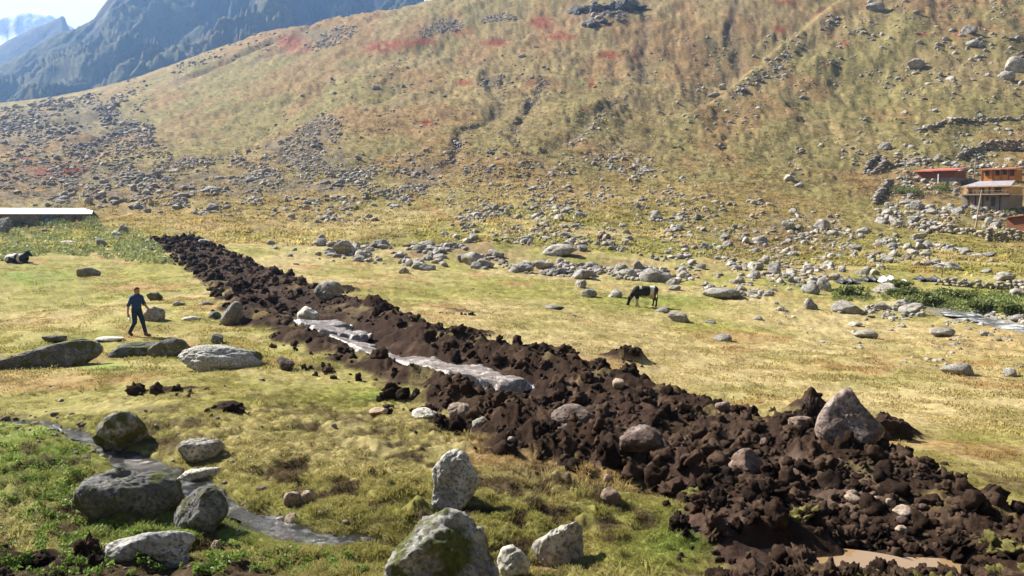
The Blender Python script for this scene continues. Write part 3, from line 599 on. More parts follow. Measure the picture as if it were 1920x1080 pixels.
# bare bedrock in the furrow: sheets of rock that come out of the soil
def bedrock(a0, a1, s0, s1, label, seed, lift):
    na, ns = 90, 40; aa, ss = np.meshgrid(np.linspace(a0, a1, na), np.linspace(s0, s1, ns), indexing='ij')
    P = np.array([strip_point(float(a), float(q)) for a, q in zip(aa.ravel(), ss.ravel())]).reshape(na, ns, 2); x, y = P[..., 0], P[..., 1]
    zb = gauss1(gauss1(land.h(x, y), 14, 0), 10, 1)
    e = np.minimum(np.minimum((aa - a0), (a1 - aa)) / (a1 - a0) * 5, np.minimum(ss - s0, s1 - ss) / (s1 - s0) * 3.2); e = e * .9 + .8 * fbm(x * 1.3, y * 1.3, 4, seed)
    st = np.floor((x * .5 + y * .2 + fbm(x * .6, y * .6, 2, seed + 5) * .5) * 2.2) * .035
    z = zb + lift - .45 * (1 - sstep(0, .55, e)) + st * .6 + .025 * fbm(x * 2.5, y * 2.5, 4, seed + 9)
    ii = np.arange(na * ns).reshape(na, ns); q = np.stack([ii[:-1, :-1], ii[:-1, 1:], ii[1:, 1:], ii[1:, :-1]], -1).reshape(-1, 4)
    if (P[1, 0] - P[0, 0])[0] * (P[0, 1] - P[0, 0])[1] - (P[1, 0] - P[0, 0])[1] * (P[0, 1] - P[0, 0])[0] > 0: q = q[:, ::-1]
    o = obj('rock_slab', mesh_np('rock_slab', np.stack([x, y, z], -1).reshape(-1, 3), q, M['slab_wet'], True)); tag(o, label, 'rock slab')
bedrock(3.2, 3.62, -.6, .1, 'white bedrock slab in the furrow, the furthest from the camera', 141, .16)
bedrock(3.6, 4.15, -.5, .0, 'narrow white bedrock slab in the furrow between the two larger slabs', 142, .13)
bedrock(3.95, 5.15, -.6, .15, 'longest silvery bedrock slab in the furrow, dipping to the right', 143, .12)
# on the right-hand meadow and in the boulder band
for a in [(1040, 580, 38, 9, 'flat pale stone on the meadow between the dug soil and the grazing cow'), (1104, 558, 30, 17, 'pointed grey boulder, first left of the dark boulder beside the grazing cow'), (1090, 540, 22, 14, 'dark boulder just below the boulder band left of the cow'), (1153, 558, 28, 15, 'dark boulder right in front of the grazing cow'), (1243, 586, 28, 11, 'small boulder by the hind hooves of the grazing cow'), (1272, 604, 42, 17, 'dark-topped boulder on the meadow below and right of the cow'), (1355, 640, 34, 13, 'dark flat boulder lowest on the open right meadow'), (1332, 606, 20, 7, 'small low stone right of the dark-topped meadow boulder'), (1350, 560, 74, 19, 'broad layered slab outcrop right of the grazing cow'), (1421, 600, 18, 8, 'tiny pale stone on the meadow below the layered outcrop'),
          (1766, 632, 48, 17, 'flat-topped square grey boulder on the right bank meadow'), (1794, 704, 58, 25, 'large pale-topped boulder alone on the dry meadow at right'), (1893, 706, 24, 17, 'pale boulder at the right edge beside the large lone boulder'), (1622, 634, 46, 16, 'dark moss-covered boulder on dry grass'), (1590, 588, 60, 21, 'large grey block left of the heap of white rubble'), (1600, 612, 34, 9, 'low dark boulder below the large grey block'), (1655, 582, 34, 15, 'rounded boulder between the large grey block and the cream boulders'), (1692, 576, 34, 15, 'cream boulder on top of the rubble heap'), (1708, 588, 46, 20, 'dark-faced boulder at the right of the rubble heap'), (1660, 552, 46, 21, 'pale bank boulder under the green bushes'), (1545, 545, 30, 26, 'dark upright half of the split boulder by the bushes'), (1520, 551, 34, 20, 'pale front half of the split boulder by the bushes'), (1520, 580, 26, 22, 'cracked boulder below the split boulder'), (1690, 614, 16, 8, 'tiny dark stone below the rubble heap'), (1468, 584, 22, 9, 'small pale stone at the edge of the dry rise'),
          (1775, 507, 50, 15, 'long flat boulder above the stone field wall'), (1848, 512, 22, 8, 'small dark boulder right of the long flat boulder'), (1880, 527, 40, 17, 'rounded boulder at the right end of the stone field wall'), (1908, 556, 28, 16, 'white boulder at the right edge by the stream'), (1905, 604, 26, 14, 'brown boulder in the stream at the right edge'), (1892, 612, 34, 12, 'flat grey boulder in the white water of the stream'), (1565, 526, 24, 14, 'dark boulder at the left end of the tarpaulin shelter'), (1640, 516, 18, 12, 'pointed pale boulder behind the tarpaulin shelter'),
          (645, 478, 44, 28, 'largest grey boulder at the left end of the boulder band'), (1046, 481, 72, 21, 'biggest long slab boulder above the boulder band'), (886, 499, 42, 25, 'pyramid-shaped grey boulder in the boulder band'), (911, 502, 34, 17, 'pale-faced boulder right of the pyramid-shaped one'), (930, 484, 34, 16, 'dark flat boulder behind the pyramid-shaped one'), (868, 492, 22, 16, 'pale boulder left of the pyramid-shaped one'), (980, 511, 44, 17, 'sloping slab in the boulder band below the biggest long slab'), (1020, 506, 36, 18, 'stacked slab right of the sloping slab'), (1033, 518, 30, 13, 'rounded front boulder below the stacked slab'), (1092, 523, 40, 18, 'low broad boulder at the front of the band'), (1228, 528, 64, 25, 'biggest square block in the band, above the grazing cow'), (1176, 524, 36, 20, 'rounded dark boulder left of the biggest square block'), (1197, 512, 22, 24, 'upright pointed slab left of the biggest square block'), (1284, 522, 22, 14, 'dark round boulder right of the biggest square block'), (1262, 534, 26, 12, 'pale flat boulder below the biggest square block'), (1264, 545, 24, 10, 'dark low boulder right behind the cow'), (795, 507, 46, 14, 'long low rock in front of the middle of the band'), (757, 513, 20, 12, 'single round boulder on the grass in front of the band'), (802, 466, 32, 14, 'rounded pale-topped boulder at the back of the band'), (717, 464, 22, 16, 'dark-sided boulder at the back left of the band'), (886, 452, 24, 13, 'flat-topped boulder on the slope above the band'), (1090, 411, 24, 14, 'single grey boulder high above the biggest long slab'), (1047, 414, 20, 12, 'dark boulder left of the single high grey boulder'),
          (1541, 432, 32, 22, 'tall pale boulder in the middle of the stone field'), (1560, 444, 24, 12, 'square pale boulder touching the tall one in the stone field'), (1478, 432, 24, 18, 'upright boulder left of the tall pale boulder'), (1425, 460, 30, 16, 'broad pale boulder in the left part of the stone field'), (1325, 470, 24, 15, 'pale leaning boulder at the left end of the stone field'), (1452, 512, 26, 20, 'bright angular boulder at the lower edge of the stone field'), (1418, 506, 30, 14, 'dark flat boulder left of the bright angular one'), (1417, 522, 18, 15, 'small bright boulder below the dark flat one'), (1605, 472, 26, 14, 'dark hump boulder at the lower right of the stone field'), (1662, 492, 28, 13, 'grey hump boulder right of the dark hump boulder'), (1550, 502, 24, 13, 'rounded dark boulder below the dark hump boulder'), (1723, 450, 30, 13, 'flat boulder on bright grass below the houses'), (1855, 482, 24, 10, 'dark boulder on grass below the brown shed'), (1835, 485, 26, 9, 'flat stone left of the dark boulder below the brown shed'), (1737, 490, 12, 10, 'cone-shaped stone on the grass right of the stone field'),
          (1716, 131, 34, 17, 'big pale egg-shaped boulder alone on the high slope'), (1641, 24, 36, 17, 'grey boulder at the top edge of the right slope'), (1906, 138, 38, 28, 'largest pale boulder on the high slope at the right edge'), (1886, 150, 30, 16, 'lower boulder leaning on the largest pale one at the right edge'), (395, 361, 34, 13, 'lone grey boulder at the foot of the left scree'), (1660, 281, 28, 13, 'pale slanted boulder above the red-roofed barn'), (1355, 169, 16, 12, 'pale boulder on the crest of the spur'), (1338, 184, 24, 10, 'dark boulder just below the crest of the spur'), (705, 169, 16, 8, 'single boulder on smooth grass of the left slope'), (979, 109, 16, 7, 'single boulder in the grassy hollow'), (1480, 340, 20, 12, 'pale boulder at the end of the brown trickle'), (1498, 352, 16, 10, 'small bright boulder below the brown trickle'), (1818, 64, 26, 14, 'cracked boulder on the high right slope'), (1822, 90, 24, 12, 'pale flat boulder in the high rubble at right'), (610, 347, 20, 9, 'dark boulder at the right end of the left scree'), (672, 300, 14, 9, 'pale boulder by the gully mouth')]:
    u, v, w, h, lab = a
    R_(u, v, w, h, 'rock' if v > 540 else 'rock_far', lab, sub=3, sink=.28, tilt=random.uniform(-.12, .12), soft=random.choice([8, 14, 20]), seed=random.randint(20, 60), depth=random.uniform(.6, .95))

# scattered boulders: the largest are objects of their own, the rest one mesh of stuff
from math import inf
def in_poly(u, v, P):
    r = np.zeros(u.shape, bool); n = len(P)
    for i in range(n):
        (x0, y0), (x1, y1) = P[i], P[(i + 1) % n]
        c = ((y0 > v) != (y1 > v)) & (u < (x1 - x0) * (v - y0) / ((y1 - y0) or 1e-9) + x0); r ^= c
    return r
ZONES = [  # polygon, count, smallest and largest width, power, singles, label
 ([(560, 450), (650, 455), (860, 462), (960, 492), (1060, 492), (1150, 505), (1290, 505), (1300, 530), (1120, 524), (960, 512), (860, 500), (700, 498), (620, 480)], 1000, 5, 26, 1.8, 78, 'boulder packed into the long boulder band'),
 ([(1130, 420), (1280, 385), (1420, 375), (1560, 400), (1640, 440), (1750, 450), (1880, 490), (1700, 500), (1560, 530), (1420, 560), (1320, 545), (1280, 500), (1150, 470)], 1400, 4, 23, 1.9, 66, 'boulder strewn over the open stone field'),
 ([(820, 410), (900, 385), (1050, 375), (1130, 420), (1190, 470), (1050, 470), (950, 455), (830, 455)], 520, 4.5, 22, 1.9, 18, 'boulder on the grass above the boulder band'),
 ([(0, 350), (200, 330), (500, 330), (700, 330), (820, 360), (800, 420), (640, 420), (300, 400), (0, 385)], 1500, 3.4, 18, 2.0, 14, 'stone at the foot of the left scree'),
 ([(0, 200), (220, 168), (260, 200), (330, 300), (300, 330), (0, 345)], 3000, 2.6, 12, 2.3, 0, ''),
 ([(330, 300), (520, 270), (610, 205), (650, 240), (600, 300), (720, 330), (500, 345), (300, 340)], 2000, 2.6, 12, 2.4, 0, ''),
 ([(600, 330), (850, 260), (1000, 300), (1200, 280), (1350, 380), (1100, 400), (800, 420)], 2300, 2.8, 14, 2.2, 0, ''),
 ([(1630, 400), (1700, 378), (1800, 388), (1920, 396), (1920, 432), (1740, 438), (1650, 420)], 340, 4, 24, 1.9, 22, 'boulder in the rubble slope under the wooden house'),
 ([(1620, 330), (1700, 300), (1830, 280), (1920, 280), (1920, 330), (1820, 345), (1800, 345), (1650, 345)], 330, 3, 15, 2.0, 8, 'stone heaped behind the red-roofed barn'),
 ([(1640, 345), (1800, 345), (1790, 385), (1690, 378), (1640, 395)], 120, 4, 16, 2.0, 6, 'stone among the green shrubs below the red-roofed barn'),
 ([(1430, 300), (1640, 210), (1920, 200), (1920, 290), (1640, 310), (1500, 360)], 260, 3, 13, 2.3, 0, ''),
 ([(1500, 60), (1640, 0), (1920, 0), (1920, 200), (1560, 180), (1330, 215)], 620, 2.5, 13, 2.4, 0, ''),
 ([(1440, 110), (1560, 20), (1590, 20), (1460, 130), (1350, 200), (1290, 230)], 130, 3, 12, 2.2, 0, ''),
 ([(560, 85), (640, 45), (680, 52), (650, 78), (590, 98)], 330, 2.5, 6, 2.6, 0, ''), ([(780, 60), (830, 35), (880, 38), (860, 58), (790, 70)], 260, 2.5, 6, 2.6, 0, ''), ([(890, 35), (960, 22), (970, 35), (900, 45)], 140, 2.5, 6, 2.6, 0, ''),
 ([(900, 130), (950, 140), (945, 205), (900, 240), (850, 300), (830, 300), (910, 200)], 170, 2.5, 8, 2.4, 0, ''), ([(1015, 150), (1030, 155), (985, 215), (970, 300), (958, 290), (968, 215)], 110, 2.5, 9, 2.4, 0, ''),
 ([(1060, 280), (1150, 190), (1180, 170), (1160, 210), (1090, 275), (1020, 310)], 130, 2.5, 10, 2.4, 0, ''),
 ([(1100, 0), (1190, 0), (1170, 40), (1120, 45)], 90, 3, 16, 2.0, 0, ''),
 ([(560, 0), (640, 30), (500, 100), (350, 130), (240, 220), (230, 150), (400, 90)], 420, 2, 8, 2.5, 0, ''),
 ([(700, 100), (1500, 60), (1350, 380), (600, 330), (400, 250)], 1600, 2, 10, 2.6, 0, ''),
 ([(1400, 560), (1900, 620), (1920, 720), (1700, 700), (1500, 640)], 110, 3, 15, 2.4, 0, ''),
 ([(1580, 575), (1740, 575), (1720, 602), (1640, 600)], 90, 5, 18, 2.0, 12, 'rubble stone heaped on the stream bank'),
 ([(1760, 600), (1900, 600), (1900, 640), (1780, 640)], 90, 3, 12, 2.4, 0, ''), ([(1740, 560), (1920, 590), (1920, 625), (1800, 600)], 110, 4, 16, 2.0, 0, ''),
 ([(500, 455), (640, 440), (640, 500), (560, 500)], 30, 4, 18, 2.0, 0, ''), ([(560, 540), (1100, 530), (1200, 600), (900, 600)], 14, 4, 12, 2.0, 0, ''),
 ([(100, 1000), (620, 940), (700, 1050), (100, 1080)], 60, 5, 16, 2.2, 0, ''), ([(0, 700), (600, 700), (700, 900), (100, 900)], 40, 4, 13, 2.2, 0, ''),
]
def zone_label(lab, u, v, w, us):
    t = (u - min(us)) / (max(us) - min(us)); side = ('at its left end', 'left of its middle', 'right of its middle', 'at its right end')[min(3, int(t * 4))]
    return ('large ' if w > 14 else 'small ') + lab + ', ' + side
stuffV, stuffF, stuffC, nv = [], [], [], 0
def add_stuff(seed, sub, loc, rot, sc, c):
    global nv
    V, f = rock_verts_c(seed, sub); Rm = np.array(Euler(rot).to_matrix()); V = (V * np.array(sc)) @ Rm.T + np.array(loc)
    stuffV.append(V); stuffF.append(f + nv); stuffC.append(np.tile(c, (len(V), 1))); nv += len(V)
_rv = {}
def rock_verts_c(seed, sub):
    if (seed, sub) not in _rv: _rv[(seed, sub)] = rock_verts(seed, sub, 5 + seed % 5, .09, 22)
    return _rv[(seed, sub)]
for P, cnt, lo, hi, pw, singles, lab in ZONES:
    us = [p[0] for p in P]; vs_ = [p[1] for p in P]
    u = RNG.uniform(min(us), max(us), cnt * 14); v = RNG.uniform(min(vs_), max(vs_), cnt * 14); k = in_poly(u, v, P); u = u[k]; v = v[k]
    # clumping
    x, y, z = land.hit(u, v); pr = .45 + fbm(u / 34, v / 20, 3, 401) * 1.2; k = (RNG.uniform(0, 1, len(u)) < pr); u, v, x, y, z = (q[k][:cnt] for q in (u, v, x, y, z))
    n = len(u); q = RNG.uniform(0, 1, n); w = (lo ** (1 - pw) + q * (hi ** (1 - pw) - lo ** (1 - pw))) ** (1 / (1 - pw)); order = np.argsort(-w)
    for rank, i in enumerate(order):
        r = math.hypot(x[i], y[i]); s = r / F * w[i] / 2; fl = RNG.uniform(.36, .9); dp = RNG.uniform(.6, 1.0); yaw = RNG.uniform(0, 6.28); tl = RNG.uniform(-.25, .25)
        loc = (x[i], y[i], z[i] + s * fl * RNG.uniform(.0, .4)); sd_i = int(RNG.integers(0, 24))
        if rank < singles:
            o = obj('boulder', rock_mesh('rock_far', sd_i, 3 if w[i] > 14 else 2, planes=5 + sd_i % 5, rough=.08, soft=22), None, loc, (tl, RNG.uniform(-.2, .2), yaw), (s, s * dp, s * fl)); lb = zone_label(lab, u[i], v[i], w[i], us); tag(o, lb, 'boulder', lb)
        else:
            g = RNG.uniform(.72, 1.25); c = np.array([g * 1.02, g, g * .97]) if RNG.uniform() > .12 else np.array([g * 1.05, g * .85, g * .75])
            if w[i] > 7: sub = 2
            elif w[i] > 3.6: sub = 1
            else: sub = 0
            add_stuff(sd_i, sub, loc, (tl, RNG.uniform(-.2, .2), yaw), (s, s * dp, s * fl), c)
o = obj('loose_rocks', mesh_np('loose_rocks', np.concatenate(stuffV), np.concatenate(stuffF), M['rock_stuff'], True, np.concatenate(stuffC)))
tag(o, 'loose grey rocks and scree littering the slope and meadow', 'rocks', None, 'stuff')

bl = np.concatenate([[0], np.cumsum(np.linalg.norm(np.diff(ST1, axis=0), axis=1))])
BV, BF, bn = [], [], 0
for k in range(170):
    t = RNG.uniform(0, bl[-1]); q = float(np.interp(t, bl, np.arange(len(ST1)))); x = float(np.interp(t, bl, ST1[:, 0])) + RNG.normal(0, .28); y = float(np.interp(t, bl, ST1[:, 1])) + RNG.normal(0, .28); sz = .03 / (1 - RNG.uniform(0, .85)) ** .7
    V, f = rock_verts_c(int(RNG.integers(0, 24)), 2); V = (V * np.array((sz, sz * .8, sz * .55))) @ np.array(Euler((0, 0, RNG.uniform(0, 6))).to_matrix()).T + np.array((x, y, float(land.h(x, y)) + sz * .2)); BV.append(V); BF.append(f + bn); bn += len(V)
tag(obj('brook_pebbles', mesh_np('brook_pebbles', np.concatenate(BV), np.concatenate(BF), M['rock_muddy'])), 'dark wet pebbles along the bed of the brook', 'pebbles', None, 'stuff')
# crags at the head of the slope: clusters of upright fins
def crag(u, v, w, h, n, label, seed):
    r_ = np.random.default_rng(seed); Vs, Fs, c = [], [], 0
    x0, y0, z0 = (float(q[0]) for q in land.hit(u, v)); s = math.hypot(x0, y0) / F
    for k in range(n):
        uu = r_.uniform(-.5, .5); V, f = rock_verts(int(seed + k), 3, 14, .3, 10, peak=.6); hh = h * s * r_.uniform(.4, .8) * (1 - .8 * abs(uu)); ww = w * s / n * r_.uniform(1.3, 2.6)
        Rm = np.array(Euler((r_.uniform(-.2, .2), r_.uniform(-.35, .1), r_.uniform(-1, 1))).to_matrix()); x = x0 + uu * w * s; y = y0 + r_.uniform(-.4, 1) * h * s * .8
        V = (V * np.array((ww, ww * 1.2, hh * .7))) @ Rm.T + np.array((x, y, float(land.h(x, y)) - hh * .12)); Vs.append(V); Fs.append(f + c); c += len(V)
    tag(obj('crag', mesh_np('crag', np.concatenate(Vs), np.concatenate(Fs), M['crag'], True)), label, 'crag')
M['crag'] = rock_mat('crag_rock', (.10, .10, .095), (.20, .195, .18), (.04, .04, .038), sc=.12)
crag(625, 24, 110, 30, 12, 'dark crag at the top edge, left of the other crags', 900); crag(735, 14, 90, 34, 10, 'pointed dark crag at the top edge above the left scree tongue', 930)
crag(1140, 14, 110, 44, 12, 'dark crag at the top edge right of centre', 950); crag(1118, 44, 34, 24, 5, 'small grey outcrop hanging below the dark crag right of centre', 970)

# ------------------------------------------------------------------ clods on the dug strip
clV, clF, clC, cn = [], [], [], 0
clod_meshes = []
def clod_col(V, seed, turf=0):
    g = .75 + .35 * vnoise(V[:, 0] * 2 + seed, V[:, 1] * 2, V[:, 2] * 2, seed); c = np.array([(.034, .021, .014), (.028, .018, .013), (.055, .034, .023), (.085, .055, .037)][seed % 4 if seed % 7 else 3]) * g[:, None]
    if turf: c = np.where((V[:, 2:3] > .1), np.array([.14, .125, .04]) * g[:, None] * 1.2, c)
    return c
for k in range(10):
    V, f = rock_verts(500 + k, 4, 14, .55, 8); clod_meshes.append(mesh_np('soil_clod', V, f, M['clod'], True, clod_col(V, k, k >= 8)))
# distances along the strip so that clods are spread evenly over the ground
seg = np.linalg.norm(np.diff(CL, axis=0), axis=1); cum = np.concatenate([[0], np.cumsum(seg)])
SEGW = [.0, 1.0]
cand = []
def clod_where(a, q):
    side = 'on the right bank' if q > .25 else ('on the left bank' if q < -.4 else 'in the middle')
    part = 'at the far narrow end' if a < 2.5 else ('beside the white bedrock slabs' if a < 5.5 else ('left of the pyramid-shaped rock' if a < 8 else ('near the pyramid-shaped rock' if a < 8.7 else ('beside the light stones' if a < 9.4 else 'at the bottom right corner'))))
    side = side.replace('in the middle', 'mid-strip')
    return side + ' ' + part if a >= 2.5 else part + ' of the strip'
HEAPN = ['on the heap left of the lone turf heap', 'on the lone turf heap nearest the grazing cow', 'on the block heap right of the rounded boulder', 'on the upper small heap on the dry grass', 'on the long low heap on the dry grass', 'behind the left of the big pyramid-shaped rock', 'on the right of the big pyramid-shaped rock', 'by the small bright green patch', 'below the left bank in the grass', '', 'in the left arc of clods on the lower meadow', 'at the left tail of that arc on the lower meadow', '', '', 'in the bottom left corner', 'around the rounded boulder on the soil']
for k in range(6500):
    L = RNG.uniform(0, cum[-1]) if k % 3 == 0 else cum[-2] - RNG.normal(0, 9); L = min(max(L, .2), cum[-1] - .3)
    a = float(np.interp(L, cum, np.arange(len(CL)))); s_ = RNG.uniform(-1, 1)
    if 3.1 < a < 5.3 and (-.62 < s_ < .2 and RNG.uniform() < .96 or s_ < -.3 and RNG.uniform() < .5): continue
    if RNG.uniform() < .12: s_ *= 1.18
    p = strip_point(a, s_); r = math.hypot(*p)
    if r < 5 or min(math.hypot((p[0] - x) / a_, (p[1] - y) / b_) for (x, y, z), (_, _, a_, b_) in zip(PUDW, PUD)) < 1.4: continue
    size = .03 * (1 / (1 - RNG.uniform(0, .985))) ** .66 * (.7 + .25 * np.interp(a, [0, 3, 5, 8, 11], [.5, 1, 1.2, 1, .9]))
    size = min(size, .20) * (1 + r / 55); cand.append((size / r, size, p[0], p[1], clod_where(a, s_)))
for hk, (u, v, rx, ry, hh) in enumerate(HEAPS):
    x, y, z = (float(q[0]) for q in land.hit(u, v))
    if hk in (9, 12, 13): continue
    for k in range(14):
        p = (x + RNG.normal(0, rx * .55), y + RNG.normal(0, ry * .55)); size = min(.05 * (1 / (1 - RNG.uniform(0, .95))) ** .6, .26); cand.append((size / math.hypot(*p), size, *p, HEAPN[hk]))
cand.sort(key=lambda t: -t[0])
for k, (q, size, x, y, wh) in enumerate(cand):
    z = float(land.h(x, y)); rot = tuple(RNG.uniform(0, 6.28, 3)) ; sc = np.array([1, RNG.uniform(.65, 1), RNG.uniform(.55, .9)]) * size
    if k < 150:
        o = obj('soil_clod', clod_meshes[int(RNG.integers(0, 10))], None, (x, y, z + size * .25), (rot[0] * .08, rot[1] * .08, rot[2]), sc)
        lb = ('big' if size / math.hypot(x, y) * F > 17 else 'small') + ' dark clod of soil ' + wh; tag(o, lb, 'soil clod', lb)
    else:
        sub = 2 if q * F > 9 else (1 if q * F > 3 else 0); V, f = rock_verts(int(RNG.integers(500, 512)), sub, 12, .3, 6) if False else _rv.setdefault(('c', k % 12, sub), rock_verts(500 + k % 12, sub, 12, .55, 8))
        c = clod_col(V, k); Rm = np.array(Euler(rot).to_matrix()); W = (V * sc) @ Rm.T + np.array((x, y, z + size * .2)); clV.append(W); clF.append(f + cn); clC.append(c); cn += len(V)
o = obj('loose_soil', mesh_np('loose_soil', np.concatenate(clV), np.concatenate(clF), M['clod'], True, np.concatenate(clC))); tag(o, 'crumbs of dark loose soil over the dug strip', 'soil', None, 'stuff')

# ------------------------------------------------------------------ water
def water_mat(name, c, rough, sc, bs, bd, foam=0):
    m, nt, b = new_mat(name); b.inputs['Roughness'].default_value = rough; b.inputs['Specular IOR Level'].default_value = .32
    n = noise_node(nt, sc, 5, .6); b.inputs['Base Color'].default_value = c + (1,)
    if foam:
        n2_ = noise_node(nt, sc * .45, 6, .7); nt.links.new(mixn(nt, c, (.75, .77, .78), ramp(nt, n2_.outputs[0], [(.5, (0, 0, 0)), (.62, (foam,) * 3)])), b.inputs['Base Color'])
    bump_to(nt, b, n.outputs[0], bs, bd); return m
M['brook'] = water_mat('brook_water', (.02, .017, .013), .06, 7, 1.0, .09, .2); M['stream'] = water_mat('stream_water', (.10, .10, .10), .15, 3, 1.0, .12, .95); M['puddle'] = water_mat('muddy_water', (.26, .17, .085), .05, 3, .12, .01)
def water_ribbon(name, P, W, drop, mat, n=90, m=9):
    t = np.linspace(0, len(P) - 1, n); c = np.stack([np.interp(t, np.arange(len(P)), P[:, k]) for k in (0, 1)], -1); c = np.stack([gauss1(c[:, 0], 2.5, 0), gauss1(c[:, 1], 2.5, 0)], -1)
    d = np.gradient(c, axis=0); d /= np.linalg.norm(d, axis=1)[:, None]; nr = np.stack([-d[:, 1], d[:, 0]], -1); w = np.interp(t, np.arange(len(P)), W) * np.clip(.75 + .9 * vnoise(t * 2.3, t * 0 + 3.3, seed=8), .12, 2)
    zc = gauss1(land.h(c[:, 0], c[:, 1]), 4, 0); 
    V = []
    for i in range(n):
        for k in range(m): q = (k / (m - 1) - .5) * 2; p = c[i] + nr[i] * q * w[i] * 1.2; V.append((p[0], p[1], zc[i] + drop))
    ii = np.arange(n * m).reshape(n, m); q = np.stack([ii[:-1, :-1], ii[1:, :-1], ii[1:, 1:], ii[:-1, 1:]], -1).reshape(-1, 4)
    V = np.array(V); a = np.cross(V[q[0, 1]] - V[q[0, 0]], V[q[0, 3]] - V[q[0, 0]])
    if a[2] < 0: q = q[:, ::-1]
    o = obj(name, mesh_np(name, V, q, mat)); o['kind'] = 'structure'
water_ribbon('brook', ST1, W1, .13, M['brook']); water_ribbon('stream', ST2, [.3, .7, 1.0, 1.3, 1.5, 1.5], .22, M['stream'])
for (x, y, z), (u, v, a, b) in zip(PUDW, PUD):
    an = np.linspace(0, 2 * np.pi, 40, endpoint=False); V = [(x, y, z - .06)] + [(x + 1.5 * a * math.cos(t), y + 1.5 * b * math.sin(t), z - .06) for t in an]
    o = obj('puddle', mesh_np('puddle', V, [(0, 1 + k, 1 + (k + 1) % 40) for k in range(40)], M['puddle'])); o['kind'] = 'structure'

# ------------------------------------------------------------------ buildings
def box_v(x0, x1, y0, y1, z0, z1):
    V = [(x0, y0, z0), (x1, y0, z0), (x1, y1, z0), (x0, y1, z0), (x0, y0, z1), (x1, y0, z1), (x1, y1, z1), (x0, y1, z1)]
    return V, [(0, 3, 2, 1), (4, 5, 6, 7), (0, 1, 5, 4), (1, 2, 6, 5), (2, 3, 7, 6), (3, 0, 4, 7)]
def part(name, parent, V, Fq, mat, label=None):
    o = obj(name, mesh_np(name, V, Fq, M[mat], False), parent)
    if label: o['label'] = label
    return o
def pbox(name, parent, x0, x1, y0, y1, z0, z1, mat, label=None): return part(name, parent, *box_v(x0, x1, y0, y1, z0, z1), mat, label)
def phex(name, parent, pts, mat):      # eight corners: bottom four, top four
    return part(name, parent, pts, box_v(0, 1, 0, 1, 0, 1)[1], mat)
def wood_mat(name, c, plank=6.0):
    m, nt, b = new_mat(name); tc_ = N(nt, 'ShaderNodeTexCoord'); w = N(nt, 'ShaderNodeTexWave', bands_direction='Z'); w.inputs['Scale'].default_value = plank; w.inputs['Distortion'].default_value = .4; nt.links.new(tc_.outputs['Object'], w.inputs['Vector'])
    n = noise_node(nt, 2.5, 6, .6, 'obj'); k = ramp(nt, n.outputs[0], [(.3, tuple(q * .7 for q in c)), (.7, tuple(q * 1.25 for q in c))])
    nt.links.new(mixn(nt, k, (.75, .7, .65), ramp(nt, w.outputs[0], [(0, (.5,) * 3), (.25, (0, 0, 0))]), 'MULTIPLY'), b.inputs['Base Color']); b.inputs['Roughness'].default_value = .75; bump_to(nt, b, w.outputs[0], .4, .02); return m
M['wood_orange'] = wood_mat('orange_boards', (.50, .20, .045)); M['wood_pale'] = wood_mat('pale_boards', (.60, .40, .21)); M['wood_brown'] = wood_mat('brown_boards', (.26, .10, .045)); M['wood_dark'] = wood_mat('dark_timber', (.10, .055, .035)); M['wood_grey'] = plain('grey_timber', (.33, .27, .21), .85)
M['concrete'] = plain('rough_render', (.25, .215, .18), .9, sc=1.2, bs=.4, bd=.05); M['metal_grey'] = plain('grey_sheet_roof', (.30, .28, .31), .6, .4, sc=2); M['roof_red'] = plain('red_sheet_roof', (.55, .13, .09), .6, .4, sc=1); M['roof_brown'] = plain('brown_sheet_roof', (.40, .16, .08), .6, .3); M['roof_glare'] = plain('glare_white_sheet_roof', (.80, .80, .80), .45, .5, var=.06, sc=.7)  # hut roof: sun glare on sheet metal painted into its white
M['glass'] = plain('window_glass', (.03, .03, .035), .1, .6, bs=0); M['wall_stone'] = rock_mat('wall_stone', (.30, .27, .235), (.46, .43, .38), (.10, .09, .08), sc=.8); M['white_paint'] = plain('white_paint', (.75, .74, .72), .7); M['tarp_blue'] = plain('blue_sheet', (.10, .17, .33), .5); M['tarp_dark'] = plain('dark_tarpaulin', (.035, .035, .04), .45, .4); M['tarp_white'] = plain('white_tarpaulin', (.62, .63, .66), .5)
def site(u, v, yaw=0):
    x, y, z = (float(q[0]) for q in land.hit(u, v)); return (x, y, z), yaw, y / F
def window(root, x0, x1, y, z0, z1, fr='wood_dark'):
    t = .09; f = part('window', root, *frame_v(x0, x1, y - .07, y + .05, z0, z1, t), fr); pbox('pane', f, x0 + t * .8, x1 - t * .8, y - .02, y + .02, z0 + t * .8, z1 - t * .8, 'glass'); pbox('sill', f, x0 - .08, x1 + .08, y - .16, y - .075, z0 - .08, z0 - .003, fr); return f
def frame_v(x0, x1, y0, y1, z0, z1, t):
    V, Q = [], []
    for b in ((x0, x1, z1 - t, z1), (x0, x1, z0, z0 + t), (x0, x0 + t, z0 + t, z1 - t), (x1 - t, x1, z0 + t, z1 - t), ((x0 + x1) / 2 - t / 3, (x0 + x1) / 2 + t / 3, z0 + t, z1 - t)):
        v, q = box_v(b[0], b[1], y0, y1, b[2], b[3]); Q += [tuple(i + len(V) for i in f) for f in q]; V += v
    return V, Q
